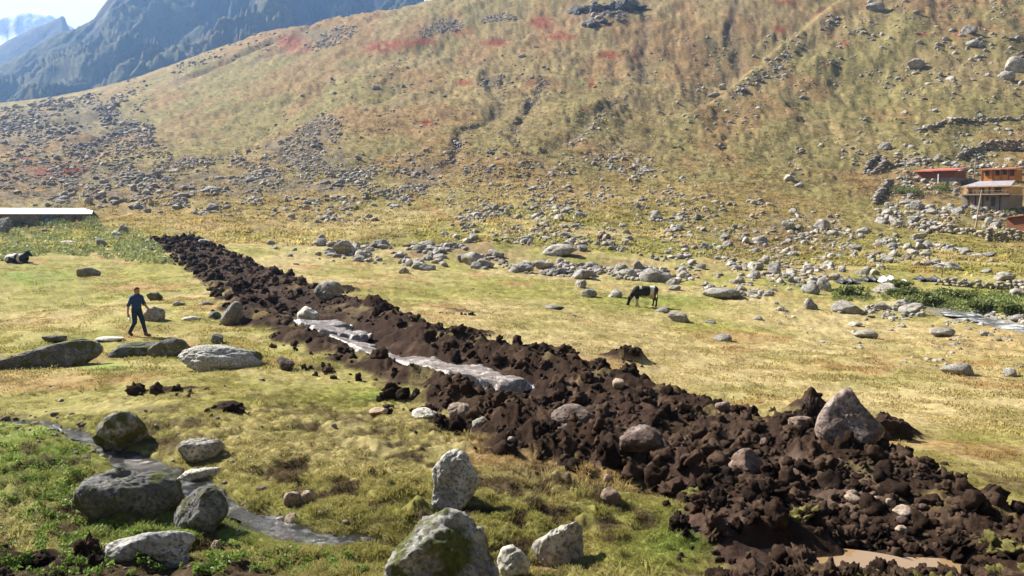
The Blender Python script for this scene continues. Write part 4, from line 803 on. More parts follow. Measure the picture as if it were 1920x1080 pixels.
# the two-storey wooden house
loc, rz, s = site(1847, 392, -.30); hs = empty('wooden_house', loc, rz - math.atan2(loc[0], loc[1]), 'two-storey wooden house, orange above cream boards, on a grey basement', 'house')
hs.scale.x = math.cos(math.atan2(loc[0], loc[1])) * .82
X = lambda u: (u - 1855) * s
Zz = lambda v: (391 - v) * s
pbox('basement_wall', hs, X(1797), X(1911), 0, 6.5, -1.6, Zz(365), 'concrete')
for u in (1813, 1831, 1849, 1889): pbox('pilaster', hs, X(u) - .1, X(u) + .1, -.09, -.003, -1.2, Zz(365.2), 'wood_dark')
dr = pbox('door', hs, X(1868.5), X(1878), -.05, -.003, Zz(386), Zz(369), 'glass', 'dark basement door'); pbox('handle', dr, X(1876.5), X(1877), -.12, -.053, Zz(378), Zz(377), 'metal_grey')
window(hs, X(1857), X(1861.5), -.06, Zz(374), Zz(367.5))
bal = pbox('balcony', hs, X(1797), X(1914), -1.0, 0.2, Zz(365) + .003, Zz(363), 'wood_grey')
for u in (1799, 1815, 1833, 1852, 1870, 1890, 1910): pbox('rail_post', bal, X(u) - .05, X(u) + .05, -.97, -.87, Zz(363) + .002, Zz(357.5), 'wood_dark')
pbox('handrail', bal, X(1799) - .1, X(1910) + .1, -.95, -.89, Zz(357.5) + .002, Zz(357), 'wood_grey')
pbox('lower_storey_wall', hs, X(1799), X(1910), .25, 6.3, Zz(363) + .005, Zz(349.5), 'wood_pale')
for a in ((1811, 1820, 354, 361.5), (1840, 1849, 352.5, 359.5), (1874, 1890, 351.5, 358.5)): window(hs, X(a[0]), X(a[1]), .24, Zz(a[3]), Zz(a[2]))
pbox('balcony_door', hs, X(1860), X(1863.5), .17, .245, Zz(363) + .006, Zz(350.7), 'wood_dark')
rf = phex('lower_roof', hs, [(X(1796), -.35, Zz(349.4)), (X(1914), -.35, Zz(349.4)), (X(1909), 3.0, Zz(338)), (X(1826), 3.0, Zz(338)), (X(1796), -.35, Zz(348.4)), (X(1914), -.35, Zz(348.4)), (X(1909), 3.0, Zz(336.5)), (X(1826), 3.0, Zz(336.5))], 'metal_grey')
pbox('fascia', rf, X(1795), X(1915), -.42, -.355, Zz(350), Zz(348), 'wood_pale')
pbox('upper_storey_wall', hs, X(1828), X(1908), 2.6, 6.2, Zz(339), Zz(317.5), 'wood_orange')
for a in ((1837, 1846.5, 318.8, 327.5), (1862.5, 1871.5, 318.8, 327), (1879, 1888.5, 318.5, 326.5)): window(hs, X(a[0]), X(a[1]), 2.58, Zz(a[3]), Zz(a[2]))
pbox('loggia_shade_panel', hs, X(1896), X(1906), 2.52, 2.595, Zz(330), Zz(318.2), 'wood_dark', 'dark panel drawn as the shade of the open loggia, upper storey right end')  # flat dark board put in for the shade inside the open loggia
for u in (1829, 1856, 1876, 1893): pbox('corner_board', hs, X(u) - .1, X(u) + .1, 2.53, 2.597, Zz(337), Zz(317.6), 'wood_brown')
phex('upper_roof', hs, [(X(1825), 1.9, Zz(317.2)), (X(1912), 1.9, Zz(317.2)), (X(1912), 6.8, Zz(313)), (X(1825), 6.8, Zz(313)), (X(1825), 1.9, Zz(315.6)), (X(1912), 1.9, Zz(315.6)), (X(1912), 6.8, Zz(311.4)), (X(1825), 6.8, Zz(311.4))], 'roof_brown')
# the barn with the red roof, with its lean-to
loc, rz, s = site(1754, 341, -.38); hb_ = empty('barn', loc, rz - math.atan2(loc[0], loc[1]), 'long low barn with a red sheet roof above the shrubs', 'barn')
hb_.scale.x = math.cos(math.atan2(loc[0], loc[1])) * .93
X = lambda u: (u - 1754) * s
Zz = lambda v: (341 - v) * s
pbox('stone_wall', hb_, X(1712), X(1796), 0, 5, -1.5, Zz(334), 'wall_stone'); pbox('board_wall', hb_, X(1712.5), X(1795.5), .05, 4.9, Zz(334) + .003, Zz(321.5), 'wood_brown')
phex('roof', hb_, [(X(1709), -.8, Zz(321.4)), (X(1799), -.8, Zz(321.4)), (X(1799), 5.4, Zz(316)), (X(1709), 5.4, Zz(316)), (X(1709), -.8, Zz(319.6)), (X(1799), -.8, Zz(319.6)), (X(1799), 5.4, Zz(314)), (X(1709), 5.4, Zz(314))], 'roof_red')
pbox('post', hb_, X(1761), X(1763), -.6, -.42, -.9, Zz(327), 'white_paint', 'whitewashed post in front of the barn')
lt = pbox('lean_to', hb_, X(1674), X(1711.6), .6, 3, -1.2, Zz(331.5), 'wood_grey')
for u in (1678, 1688, 1700): pbox('plank', lt, X(u) - .3, X(u) + .3, .53, .595, -.6, Zz(333), 'wood_brown')
pbox('lean_to_roof', hb_, X(1672), X(1711.4), .3, 3.2, Zz(331.5) + .003, Zz(330.3), 'wood_grey')
# the shed at the right edge
loc, rz, s = site(1908, 432, -.3); sh = empty('shed', loc, rz - math.atan2(loc[0], loc[1]), 'rust-brown board shed standing on a stone terrace at the right edge', 'shed')
sh.scale.x = math.cos(math.atan2(loc[0], loc[1]))
X = lambda u: (u - 1905) * s
Zz = lambda v: (431 - v) * s
phex('wall', sh, [(X(1883), 0, -.6), (X(1940), 0, -.6), (X(1940), 4, -.6), (X(1883), 4, -.6), (X(1883), 0, Zz(408)), (X(1940), 0, Zz(401)), (X(1940), 4, Zz(401)), (X(1883), 4, Zz(408))], 'wood_brown')
phex('roof', sh, [(X(1880), -.4, Zz(407.8)), (X(1944), -.4, Zz(400)), (X(1944), 4.4, Zz(400)), (X(1880), 4.4, Zz(407.8)), (X(1880), -.4, Zz(406.5)), (X(1944), -.4, Zz(398.7)), (X(1944), 4.4, Zz(398.7)), (X(1880), 4.4, Zz(406.5))], 'roof_brown')
# the stone hut on the left, sun glare painted white into its roof
loc, rz, s = site(85, 419, -.10); hu = empty('stone_hut', loc, rz - math.atan2(loc[0], loc[1]), 'long low stone hut with sun glare painted white on its sheet roof, left', 'hut')
hu.scale.x = math.cos(math.atan2(loc[0], loc[1]))
X = lambda u: (u - 85) * s
Zz = lambda v: (417 - v) * s
pbox('stone_wall', hu, X(-90), X(170), 0, 5.2, -1.0, Zz(399), 'wall_stone')
def hutroof():
    V, Q = [], []; n = 10; us_ = [-95, 40, 120, 160, 169, 174, 176]; top = []
    for u in us_:
        e = max(0, (u - 160) / 16.0); yy = [-.55, 1.0, 2.6, 4.2, 5.8]; zz = [399, 394.5, 388 + e * 5, 394.5, 399]
        for yv, zv in zip(yy, zz): V.append((X(u), yv, Zz(zv))); 
    k = len(us_)
    for i in range(k - 1):
        for j in range(4): a = i * 5 + j; Q.append((a, a + 5, a + 6, a + 1))
    n0 = len(V); V2 = [(p[0], p[1], p[2] - .07) for p in V]; Q2 = [tuple(n0 + i for i in q[::-1]) for q in Q]
    E = [(i, n0 + i, n0 + i + 5, i + 5) for i in range(0, (k - 1) * 5, 5)] + [(a, a + 1, n0 + a + 1, n0 + a) for a in range((k - 1) * 5, k * 5 - 1)]
    return V + V2, Q + Q2 + E
part('roof', hu, *hutroof(), 'roof_glare')
for k, u in enumerate(range(0, 172, 12)): pbox('wall_post', hu, X(u + (k * 7) % 5) - .06, X(u + (k * 7) % 5) + .06, -.12, -.004, -.9, Zz(399.4), 'wood_grey')
loc, rz, s = site(97, 421, -.1); tb = empty('blue_sheet', loc, rz - math.atan2(loc[0], loc[1]), 'blue sheet leaning against the wall of the stone hut', 'sheet')
Vb = [(x * 1.9 - .95 + .1 * math.sin(z * 5), -.15 + .75 * z ** 1.3 + .05 * math.sin(x * 9), z * .95 + .06 * math.sin(x * 7)) for z in np.linspace(0, 1, 8) for x in np.linspace(0, 1, 14)]
ii = np.arange(8 * 14).reshape(8, 14); q = np.stack([ii[:-1, :-1], ii[:-1, 1:], ii[1:, 1:], ii[1:, :-1]], -1).reshape(-1, 4); ob = obj('cloth', mesh_np('cloth', Vb, q, M['tarp_blue']), tb); md = ob.modifiers.new('thick', 'SOLIDIFY'); md.thickness = .015
# dry-stone walls: real stones, one joined part each
def stone_wall(pts, rows, size, label, name='stone_wall', seed=0):
    r_ = np.random.default_rng(seed); P = px_line(pts); L = np.concatenate([[0], np.cumsum(np.linalg.norm(np.diff(P, axis=0), axis=1))]); Vs, Fs, c = [], [], 0
    x0, y0 = P[0]; root = empty(name, (x0, y0, float(land.h(x0, y0))), 0, label, 'stone wall')
    for row in range(rows):
        t = 0
        while t < L[-1]:
            w = size * r_.uniform(.6, 1.5); x = np.interp(t, L, P[:, 0]) + r_.normal(0, size * .18); y = np.interp(t, L, P[:, 1]) + r_.normal(0, size * .25); z = float(land.h(x, y)) + size * .28 + row * size * .55
            if not (row == rows - 1 and r_.uniform() < .35):
                V, f = rock_verts_c(int(r_.integers(0, 24)), 1); V = V * np.array((w * .55, size * .55, size * r_.uniform(.3, .42))) @ np.array(Euler((r_.normal(0, .2), r_.normal(0, .2), r_.uniform(-.5, .5))).to_matrix()).T + np.array((x - x0, y - y0, z - root.location[2])); Vs.append(V); Fs.append(f + c); c += len(V)
            t += w * .95
    o = obj('stones', mesh_np('stones', np.concatenate(Vs), np.concatenate(Fs), M['wall_stone']), root); o['kind'] = 'stuff'; return root
stone_wall([(1722, 428), (1760, 436), (1800, 441), (1850, 446)], 3, .75, 'rough dry-stone wall at the foot of the rubble below the wooden house', seed=1)
stone_wall([(1852, 452), (1890, 454), (1960, 458)], 5, .6, 'high stone terrace wall under the rust-brown shed', seed=2)
stone_wall([(1760, 534), (1800, 538), (1850, 540), (1900, 542), (1950, 546)], 3, .42, 'stone field wall above the green stream bank', seed=3)
stone_wall([(1838, 283), (1860, 282), (1885, 282), (1915, 281)], 6, .7, 'ruined grey house wall without roof high above the wooden house', seed=4)
stone_wall([(1622, 326), (1628, 315), (1637, 305), (1646, 298), (1655, 302), (1659, 311), (1650, 322), (1638, 328), (1626, 329)], 3, .7, 'ring-shaped stone sheepfold with green grass inside', seed=5)
stone_wall([(1720, 248), (1750, 240), (1768, 232), (1800, 226), (1860, 228), (1915, 224)], 2, .8, 'tumbled stone wall crossing the slope above the houses', seed=6)
stone_wall([(1640, 382), (1648, 368), (1660, 355), (1672, 348)], 3, .7, 'short stone wall left of the green shrubs below the barn', seed=7)
stone_wall([(1798, 300), (1818, 288), (1840, 282)], 3, .7, 'stone wall linking the ruined wall and the rubble behind the barn', seed=8)
# poles
def pole(u, vb, du, h, r_, label, mat='wood_grey'):
    (x, y, z), rz, s = site(u, vb); n = 8; V, Q = [], []
    for k in range(5):
        t = k / 4; rr = r_ * (1 - .35 * t)
        for i in range(n): a = i / n * 6.283; V.append((du * s * t + rr * math.cos(a) + .02 * math.sin(t * 9), rr * math.sin(a), h * s * t - .3 * (1 - t)))
    for k in range(4):
        for i in range(n): Q.append((k * n + i, k * n + (i + 1) % n, (k + 1) * n + (i + 1) % n, (k + 1) * n + i))
    V.append((du * s, 0, h * s)); o = obj('wooden_pole', mesh_np('wooden_pole', V, Q, M[mat]), None, (x, y, z), (0, 0, rz)); tag(o, label, 'pole')
pole(1828, 430, 9, 74, .13, 'tall leaning wooden pole in front of the wooden house'); pole(1827, 342, 0, 44, .10, 'wooden pole beside the left corner of the upper storey')
pole(1766, 520, 0, 16, .05, 'thin dark stake at the left end of the stone field wall', 'wood_dark')
# tarpaulin shelter by the field
def tarp(u0, u1, v, h, mat, label, seed, posts):
    (x, y, z), rz, s = site((u0 + u1) / 2, v); root = empty('tarpaulin', (x, y, z), rz, label, 'tarpaulin'); w = (u1 - u0) * s; nx, ny = 30, 14; V = []
    for j in range(ny):
        for i in range(nx):
            a, b = i / (nx - 1), j / (ny - 1); pk = max(math.exp(-((a - p) / .09) ** 2) for p in posts); V.append(((a - .5) * w, b * 1.6 - .3, h * s * (.18 + .75 * pk * (1 - abs(b - .5) * 1.2) + .25 * math.sin(b * 3.1)) + .05 * math.sin(a * 40 + seed + b * 6)))
    ii = np.arange(nx * ny).reshape(ny, nx); q = np.stack([ii[:-1, :-1], ii[:-1, 1:], ii[1:, 1:], ii[1:, :-1]], -1).reshape(-1, 4); ob = obj('sheet', mesh_np('sheet', V, q, M[mat]), root); md = ob.modifiers.new('thick', 'SOLIDIFY'); md.thickness = .02
    for p in posts: pbox('post', root, (p - .5) * w - .04, (p - .5) * w + .04, .46, .54, -.3, h * s * 1.35, 'wood_dark')
tarp(1572, 1612, 533, 11, 'tarp_dark', 'dark sagging tarpaulin nearest the split boulder', 1, (.25, .6)); tarp(1606, 1652, 528, 9, 'tarp_dark', 'middle dark tarpaulin of the low shelter', 2, (.5, .8)); tarp(1648, 1702, 531, 12, 'tarp_white', 'white torn tarpaulin of the low shelter', 3, (.25, .5)); tarp(1722, 1764, 527, 8, 'tarp_dark', 'long dark tarpaulin next to the stone field wall', 4, (.2, .85))

# ------------------------------------------------------------------ bodies: smooth union of tapered limbs, meshed with surface nets
def surface_nets(Fd, org, h):
    ins = Fd < 0; nx, ny, nz = Fd.shape; c = np.zeros((nx - 1, ny - 1, nz - 1), int); ps = np.zeros((nx - 1, ny - 1, nz - 1, 3)); cnt = np.zeros((nx - 1, ny - 1, nz - 1))
    corners = [(i, j, k) for i in (0, 1) for j in (0, 1) for k in (0, 1)]
    sl = lambda d: Fd[d[0]:nx - 1 + d[0], d[1]:ny - 1 + d[1], d[2]:nz - 1 + d[2]]
    for a in corners:
        for ax in range(3):
            if a[ax] == 0:
                b = list(a); b[ax] = 1; fa, fb = sl(a), sl(b); m = (fa < 0) != (fb < 0); t = np.where(m, fa / np.where(m, fa - fb, 1), 0)
                for q in range(3): ps[..., q] += np.where(m, a[q] + (t if q == ax else 0), 0)
                cnt += m
    act = cnt > 0; c[act] = np.arange(act.sum()); ijk = np.argwhere(act); V = org + (ijk + ps[act] / cnt[act][:, None]) * h
    Q = []
    for ax in range(3):
        o1, o2 = [(1, 2), (2, 0), (0, 1)][ax]; s0 = [slice(1, -1)] * 3; s0[ax] = slice(0, -1); s1 = [slice(1, -1)] * 3; s1[ax] = slice(1, None)
        a, b = ins[tuple(s0)], ins[tuple(s1)]; e = np.argwhere(a != b)
        if len(e) == 0: continue
        off = np.ones(3, int); off[ax] = 0; e = e + off; fl = ins[e[:, 0], e[:, 1], e[:, 2]]
        d1 = np.zeros(3, int); d1[o1] = 1; d2 = np.zeros(3, int); d2[o2] = 1; g = lambda p: c[p[:, 0], p[:, 1], p[:, 2]]
        q = np.stack([g(e - d1 - d2), g(e - d2), g(e), g(e - d1)], -1); q[~fl] = q[~fl][:, ::-1]; Q.append(q)
    return V, np.concatenate(Q)
def caps_sdf(P, caps):
    ds = []
    for a, b, ra, rb, sq, _ in caps:
        a = np.array(a, float); b = np.array(b, float); d = b - a; L = max((d * d).sum(), 1e-9); t = np.clip(((P - a) @ d) / L, 0, 1)
        w = (P - a - t[..., None] * d) / np.array(sq); ds.append(np.linalg.norm(w, axis=-1) - (ra + (rb - ra) * t))
    return np.array(ds)
def blob_body(caps, h=.02, k=.03, pad=.06):
    pts = np.array([p for c in caps for p in (c[0], c[1])]); rm = max(max(c[2], c[3]) * max(c[4]) for c in caps); lo = pts.min(0) - rm - pad; hi = pts.max(0) + rm + pad; n = np.ceil((hi - lo) / h).astype(int) + 1
    g = np.stack(np.meshgrid(*[lo[i] + h * np.arange(n[i]) for i in range(3)], indexing='ij'), -1); ds = caps_sdf(g, caps)
    m = ds.min(0); Fd = m - k * np.log(np.exp(-(ds - m) / k).sum(0)) if k else m
    V, Q = surface_nets(Fd, lo, h); tagm = np.array([c[5] for c in caps]); near = tagm[caps_sdf(V, caps).argmin(0)]; return V, Q, near
def normals(V, Q):
    n = np.zeros_like(V); fn = np.cross(V[Q[:, 2]] - V[Q[:, 0]], V[Q[:, 3]] - V[Q[:, 1]])
    for i in range(4): np.add.at(n, Q[:, i], fn)
    return n / np.maximum(np.linalg.norm(n, axis=1), 1e-9)[:, None]
def garment(name, V, Q, mask, off, mat, parent):
    n = normals(V, Q); q = Q[mask[Q].all(1)]; used, inv = np.unique(q, return_inverse=True); me = mesh_np(name, (V + n * off)[used], inv.reshape(-1, 4), M[mat]); o = obj(name, me, parent); md = o.modifiers.new('thick', 'SOLIDIFY'); md.thickness = off * 1.6; md.offset = -1; return o
M['skin'] = plain('skin', (.42, .22, .15), .6, .3, var=.1); M['shirt'] = plain('navy_shirt', (.03, .058, .18), .85, .1, var=.2, sc=12); M['jeans'] = plain('dark_jeans', (.025, .04, .085), .85, .1, var=.25, sc=12); M['leather'] = plain('brown_leather', (.13, .05, .03), .6); M['hair'] = plain('brown_hair', (.055, .03, .018), .8); M['paper'] = plain('paper', (.8, .8, .78), .8, var=.03, bs=0)
O1 = (1, 1, 1)
loc, rz, s = site(258, 630)
# x = walking direction, y = his left, z = up
pc = [((0, 0, .98), (.01, 0, 1.12), .15, .145, (.8, 1.1, 1), 'j'), ((.01, 0, 1.12), (.03, 0, 1.36), .145, .165, (.78, 1.15, 1), 's'), ((.03, .0, 1.38), (.04, 0, 1.43), .13, .09, (.75, 1.25, 1), 's'),
      ((.03, .15, 1.40), (.03, .19, 1.38), .075, .07, O1, 's'), ((.03, -.15, 1.40), (.03, -.19, 1.38), .075, .07, O1, 's'),
      ((.03, 0, 1.42), (.055, 0, 1.54), .062, .058, O1, 'h'),
      ((.06, 0, 1.60), (.06, 0, 1.655), .092, .092, (1, .84, 1.1), 'h'), ((.085, 0, 1.555), (.10, 0, 1.53), .062, .05, (1, .95, .9), 'b'), ((.15, 0, 1.62), (.166, 0, 1.60), .014, .018, O1, 'h'), ((.06, .078, 1.615), (.05, .082, 1.60), .02, .014, (1, .6, 1.4), 'h'), ((.06, -.078, 1.615), (.05, -.082, 1.60), .02, .014, (1, .6, 1.4), 'h'), ((.145, 0, 1.565), (.15, 0, 1.562), .02, .016, (1, 1.5, .6), 'h'),
      # left arm swings forward, right arm back
      ((.03, .20, 1.38), (.10, .26, 1.13), .06, .048, O1, 's'), ((.10, .26, 1.13), (.29, .25, .98), .045, .032, O1, 'a'), ((.29, .25, .98), (.36, .25, .94), .032, .036, (1, .65, 1), 'a'),
      ((.03, -.20, 1.38), (-.08, -.27, 1.12), .06, .048, O1, 's'), ((-.08, -.27, 1.12), (-.10, -.29, .88), .045, .031, O1, 'a'), ((-.10, -.29, .88), (-.09, -.29, .80), .032, .036, (1, .65, 1), 'a'),
      # legs: left leg forward, right leg pushing off
      ((.0, .09, .95), (.17, .10, .52), .098, .066, O1, 'j'), ((.17, .10, .52), (.30, .10, .10), .062, .05, O1, 'j'), ((0, -.09, .95), (.0, -.10, .50), .098, .066, O1, 'j'), ((0, -.10, .50), (-.26, -.10, .14), .062, .05, O1, 'j'),
      ((.29, .10, .06), (.46, .11, .045), .05, .042, (1, .85, .9), 'f'), ((-.29, -.10, .12), (-.17, -.10, .045), .05, .045, (1, .85, .9), 'f')]
for sgn, bx, bz, hy in ((1, .36, .94, .25), (-1, -.09, .80, -.29)):
    dx, dz = (.9, -.42) if sgn > 0 else (.12, -.99)
    for k, (ln, oy) in enumerate(((.075, -.024), (.085, -.008), (.08, .008), (.062, .022))):
        p0 = (bx + dx * .02, hy + oy, bz + dz * .02); p1 = (bx + dx * (.02 + ln * .6), hy + oy, bz + dz * (.02 + ln * .6)); p2 = (p1[0] + .02 - .01 * k * 0, hy + oy - sgn * .012, p1[2] - .03); pc += [(p0, p1, .010, .009, O1, 'a'), (p1, p2, .009, .0075, O1, 'a')]
    pc.append(((bx - dx * .03, hy - sgn * .02, bz - dz * .03), (bx + dx * .03 + .025, hy - sgn * .045, bz + dz * .03), .012, .009, O1, 'a'))
V, Q, near = blob_body(pc, .014, .012)
heading = math.radians(-24)
man = empty('person', loc, heading, 'bearded man in navy shirt and dark jeans walking right across the grass', 'person')
ob = obj('body', mesh_np('body', V, Q, M['skin']), man)
hairm = (V[:, 2] > 1.655) | ((V[:, 2] > 1.60) & (V[:, 0] < .055) & (np.abs(V[:, 1]) < .1)) ; hairm &= (V[:, 2] > 1.56) & ((V[:, 0] < .11) | (V[:, 2] > 1.70))
garment('shirt', V, Q, (near == 's') | ((near == 'j') & (V[:, 2] > 1.0)), .014, 'shirt', man); garment('trousers', V, Q, (near == 'j') & (V[:, 2] < 1.06) & (V[:, 2] > .07), .010, 'jeans', man)
for sgn in (1, -1): garment('shoe', V, Q, ((near == 'f') | (V[:, 2] < .15)) & (V[:, 1] * sgn > 0), .012, 'leather', man)
garment('hair', V, Q, hairm, .016, 'hair', man); garment('beard', V, Q, (near == 'b') & (V[:, 0] > .09) & (V[:, 2] < 1.575), .010, 'hair', man)
for sy in (1, -1):
    ev, ef = ICO[2]; obj('eye', mesh_np('eye', ev * .011 + np.array((.142, .032 * sy, 1.632)), ef, M['hair']), man)
hd = Matrix.Rotation(heading, 3, 'Z') @ Vector((-.03, -.31, .72))
pp = obj('paper_sheet', mesh_np('paper_sheet', [(-.06, 0, .0), (.06, .01, -.02), (.09, .03, -.16), (-.03, .015, -.15)], [(0, 1, 2, 3)], M['paper']), None, Vector(loc) + hd, (0, 0, heading)); md = pp.modifiers.new('thick', 'SOLIDIFY'); md.thickness = .004; tag(pp, 'folded white paper held in the hand of the walking man', 'paper')

# ------------------------------------------------------------------ cattle
M['hide'] = attr_mat('cow_hide', sc=20, bs=.2, bd=.01, lo=.85, hi=1.15, rough=.7, spec=.2)
M['horn'] = plain('horn', (.5, .45, .36), .5)
def mesh_of(caps, h, k, cfun, name, parent): V, Q, _ = blob_body(caps, h, k); return obj(name, mesh_np(name, V, Q, M['hide'], True, np.clip(cfun(V), .005, 1)), parent)
BLK, WHT, BRN = np.array((.016, .014, .013)), np.array((.62, .58, .52)), np.array((.11, .055, .03))
def cow_col(V):
    x, z = V[:, 0], V[:, 2]; c = np.tile(BLK, (len(V), 1)); n = fbm(V[:, 0] * 4, V[:, 2] * 4 + V[:, 1], 2, 9) * .06
    def put(m, col_): c[m] = col_
    put((x + n > -.30) & (x + n < -.16) & (z > 1.14), WHT); put((x + n > .40) & (x + n < .64) & (z > .75), WHT); put((z + n < .70) & (x > -.2) & (x < .72) & (z > .55), np.array((.42, .34, .24))); put((x > .60) & (z < .95), BRN); put((x > .58) & (x + n < .72) & (z > 1.18), WHT); put((x + n > .64) & (z < .45), BLK); put((x < -.2) & (x > -.62) & (z < .5), WHT * .8); put((x > .3) & (x < .62) & (z < .75) & (z > .5), np.array((.5, .42, .32))); return c
loc, rz, s = site(1206, 574)
cow = empty('grazing_cow', loc, rz + .12, 'black and white cow grazing on the meadow with lowered head', 'cow')
cc = [((.68, 0, 1.02), (.05, 0, .93), .30, .37, (1, .85, 1), 0), ((.05, 0, .93), (-.42, 0, .98), .37, .31, (1, .8, 1), 0), ((.72, 0, 1.12), (.82, 0, 1.08), .19, .16, (1, 1.2, 1), 0), ((-.40, 0, 1.14), (-.35, 0, 1.16), .17, .17, (1, .7, 1), 0),
      ((-.5, 0, 1.0), (-.88, 0, .60), .22, .135, (1, .7, 1), 0), ((-.90, 0, .55), (-1.02, 0, .16), .13, .085, (1, .8, 1), 0), ((-1.02, 0, .16), (-1.02, 0, .10), .085, .075, (1, .9, 1), 0)]
for sy in (1, -1):
    cc += [((-.42, .17 * sy, .85), (-.42, .17 * sy, .48), .15, .075, O1, 0), ((-.42 + .06 * sy, .17 * sy, .46), (-.40 + .10 * sy, .17 * sy, .06), .068, .048, O1, 0), ((-.40 + .10 * sy, .17 * sy, .05), (-.42 + .10 * sy, .17 * sy, .03), .06, .06, O1, 0),
           ((.70, .16 * sy, .95), (.64, .17 * sy, .62), .20, .11, O1, 0), ((.64, .17 * sy, .62), (.80 - .04 * sy, .17 * sy, .42), .10, .065, O1, 0), ((.80 - .04 * sy, .17 * sy, .42), (.76 - .06 * sy, .17 * sy, .06), .06, .045, O1, 0), ((.75 - .06 * sy, .17 * sy, .05), (.72 - .06 * sy, .17 * sy, .03), .06, .06, O1, 0)]
cc.append(((.45, 0, .62), (.5, 0, .56), .13, .10, O1, 0))
mesh_of(cc, .028, .03, cow_col, 'body', cow)
for sy in (1, -1):
    mesh_of([((-.86, .11 * sy, .60), (-.84, .24 * sy, .58), .045, .03, (1, 1, .5), 0)], .015, 0, lambda V: np.tile(BLK, (len(V), 1)), 'ear', cow)
    V, Q, _ = blob_body([((-.90, .08 * sy, .66), (-.95, .16 * sy, .72), .03, .02, O1, 0), ((-.95, .16 * sy, .72), (-1.03, .15 * sy, .74), .02, .008, O1, 0)], .012, .01); obj('horn', mesh_np('horn', V, Q, M['horn']), cow)
mesh_of([((.88, 0, 1.16), (.96, 0, .95), .035, .025, O1, 0), ((.96, 0, .95), (.95, 0, .55), .025, .02, O1, 0), ((.95, 0, .55), (.94, 0, .38), .045, .02, O1, 0)], .018, .01, lambda V: np.tile(BLK, (len(V), 1)), 'tail', cow)
loc, rz, s = site(36, 495)
lc = empty('lying_cow', loc, rz, 'black and white cow lying on the grass at the left edge', 'cow')
def lie_col(V):
    x, z = V[:, 0], V[:, 2]; c = np.tile(BLK, (len(V), 1)); n = fbm(V[:, 0] * 3, V[:, 1] * 3 + V[:, 2] * 2, 2, 19) * .22; c[(x + n < .28) & (x + n > .1)] = WHT; c[(x < -.15) & (z + n > .52)] = WHT; c[(x + n < -.75) & (z > .3)] = WHT * .8; return c
lcc = [((-.75, 0, .40), (-.2, 0, .42), .36, .42, (1, 1, .95), 0), ((-.2, 0, .42), (.45, 0, .46), .42, .32, (1, .9, 1), 0), ((.42, 0, .6), (.66, .06, .86), .27, .18, (1, .8, 1), 0), ((.68, .06, .90), (.96, .04, .70), .17, .10, (1, .9, 1), 0), ((.4, -.3, .12), (.85, -.35, .09), .11, .07, O1, 0), ((.85, -.35, .09), (.5, -.42, .07), .065, .05, O1, 0), ((-.6, -.35, .18), (-.15, -.5, .10), .17, .08, O1, 0), ((-.15, -.5, .1), (-.45, -.55, .06), .07, .05, O1, 0), ((.45, .3, .12), (.9, .3, .08), .1, .06, O1, 0)]
mesh_of(lcc, .03, .035, lie_col, 'body', lc)
for sy in (1, -1):
    mesh_of([((.62, .06 + .14 * sy, .98), (.58, .06 + .30 * sy, 1.0), .045, .03, (1, 1, .6), 0)], .016, 0, lambda V: np.tile(BLK, (len(V), 1)), 'ear', lc)
    V, Q, _ = blob_body([((.66, .06 + .09 * sy, 1.02), (.66, .06 + .16 * sy, 1.16), .03, .01, O1, 0)], .012, 0); obj('horn', mesh_np('horn', V, Q, M['horn']), lc)
loc, rz, s = site(1124.5, 454)
cf = empty('brown_calf', loc, rz + .3, 'tiny dark brown calf seen end-on, far up the slope above the band', 'calf')
fc = [((0, .3, .62), (0, -.3, .60), .17, .18, (.9, 1, 1.15), 0), ((0, -.4, .72), (0, -.6, .85), .1, .09, O1, 0)] + [((sx * .09, sy * .28, .5), (sx * .09, sy * .28, .05), .06, .035, O1, 0) for sx in (1, -1) for sy in (1, -1)]
mesh_of(fc, .025, .02, lambda V: np.tile(np.array((.05, .015, .012)), (len(V), 1)), 'body', cf)
mesh_of([((0, .45, .68), (.02, .5, .3), .03, .02, O1, 0)], .015, 0, lambda V: np.tile(np.array((.04, .012, .01)), (len(V), 1)), 'tail', cf)

# ------------------------------------------------------------------ plants
def leaf_mat(name, lo, hi, sc=1.5):
    m, nt, b = new_mat(name); n = noise_node(nt, sc, 4, .6); nt.links.new(ramp(nt, n.outputs[0], [(.3, lo), (.7, hi)]), b.inputs['Base Color']); b.inputs['Roughness'].default_value = .55; b.inputs['Specular IOR Level'].default_value = .3
    tr = N(nt, 'ShaderNodeBsdfTranslucent'); nt.links.new(b.inputs['Base Color'].links[0].from_socket, tr.inputs[0]); mx = N(nt, 'ShaderNodeMixShader'); mx.inputs[0].default_value = .35; nt.links.new(b.outputs[0], mx.inputs[1]); nt.links.new(tr.outputs[0], mx.inputs[2]); nt.links.new(mx.outputs[0], nt.nodes['Material Output'].inputs['Surface'])
    return m
M['leaf'] = leaf_mat('shrub_leaf', (.09, .13, .035), (.22, .24, .07)); M['leaf_pale'] = leaf_mat('dock_leaf', (.14, .19, .045), (.34, .36, .15)); M['leaf_mid'] = leaf_mat('herb_leaf', (.12, .17, .04), (.26, .28, .09)); M['leaf_bright'] = leaf_mat('weed_leaf', (.09, .16, .02), (.24, .34, .06), 6); M['bark'] = plain('bark', (.09, .06, .04), .9)
def leaves(n, fpos, size, r_):
    p = fpos(n); d = r_.normal(size=(n, 3)); d[:, 2] = np.abs(d[:, 2]) * .7 + .2; d /= np.linalg.norm(d, axis=1)[:, None]; t = np.cross(d, r_.normal(size=(n, 3))); t /= np.linalg.norm(t, axis=1)[:, None]; b = np.cross(d, t); sz = (size * r_.uniform(.6, 1.4, n))[:, None]
    V = np.stack([p - t * sz, p + b * sz * .5, p + t * sz, p - b * sz * .5], 1).reshape(-1, 3); return V, np.arange(n * 4).reshape(n, 4)
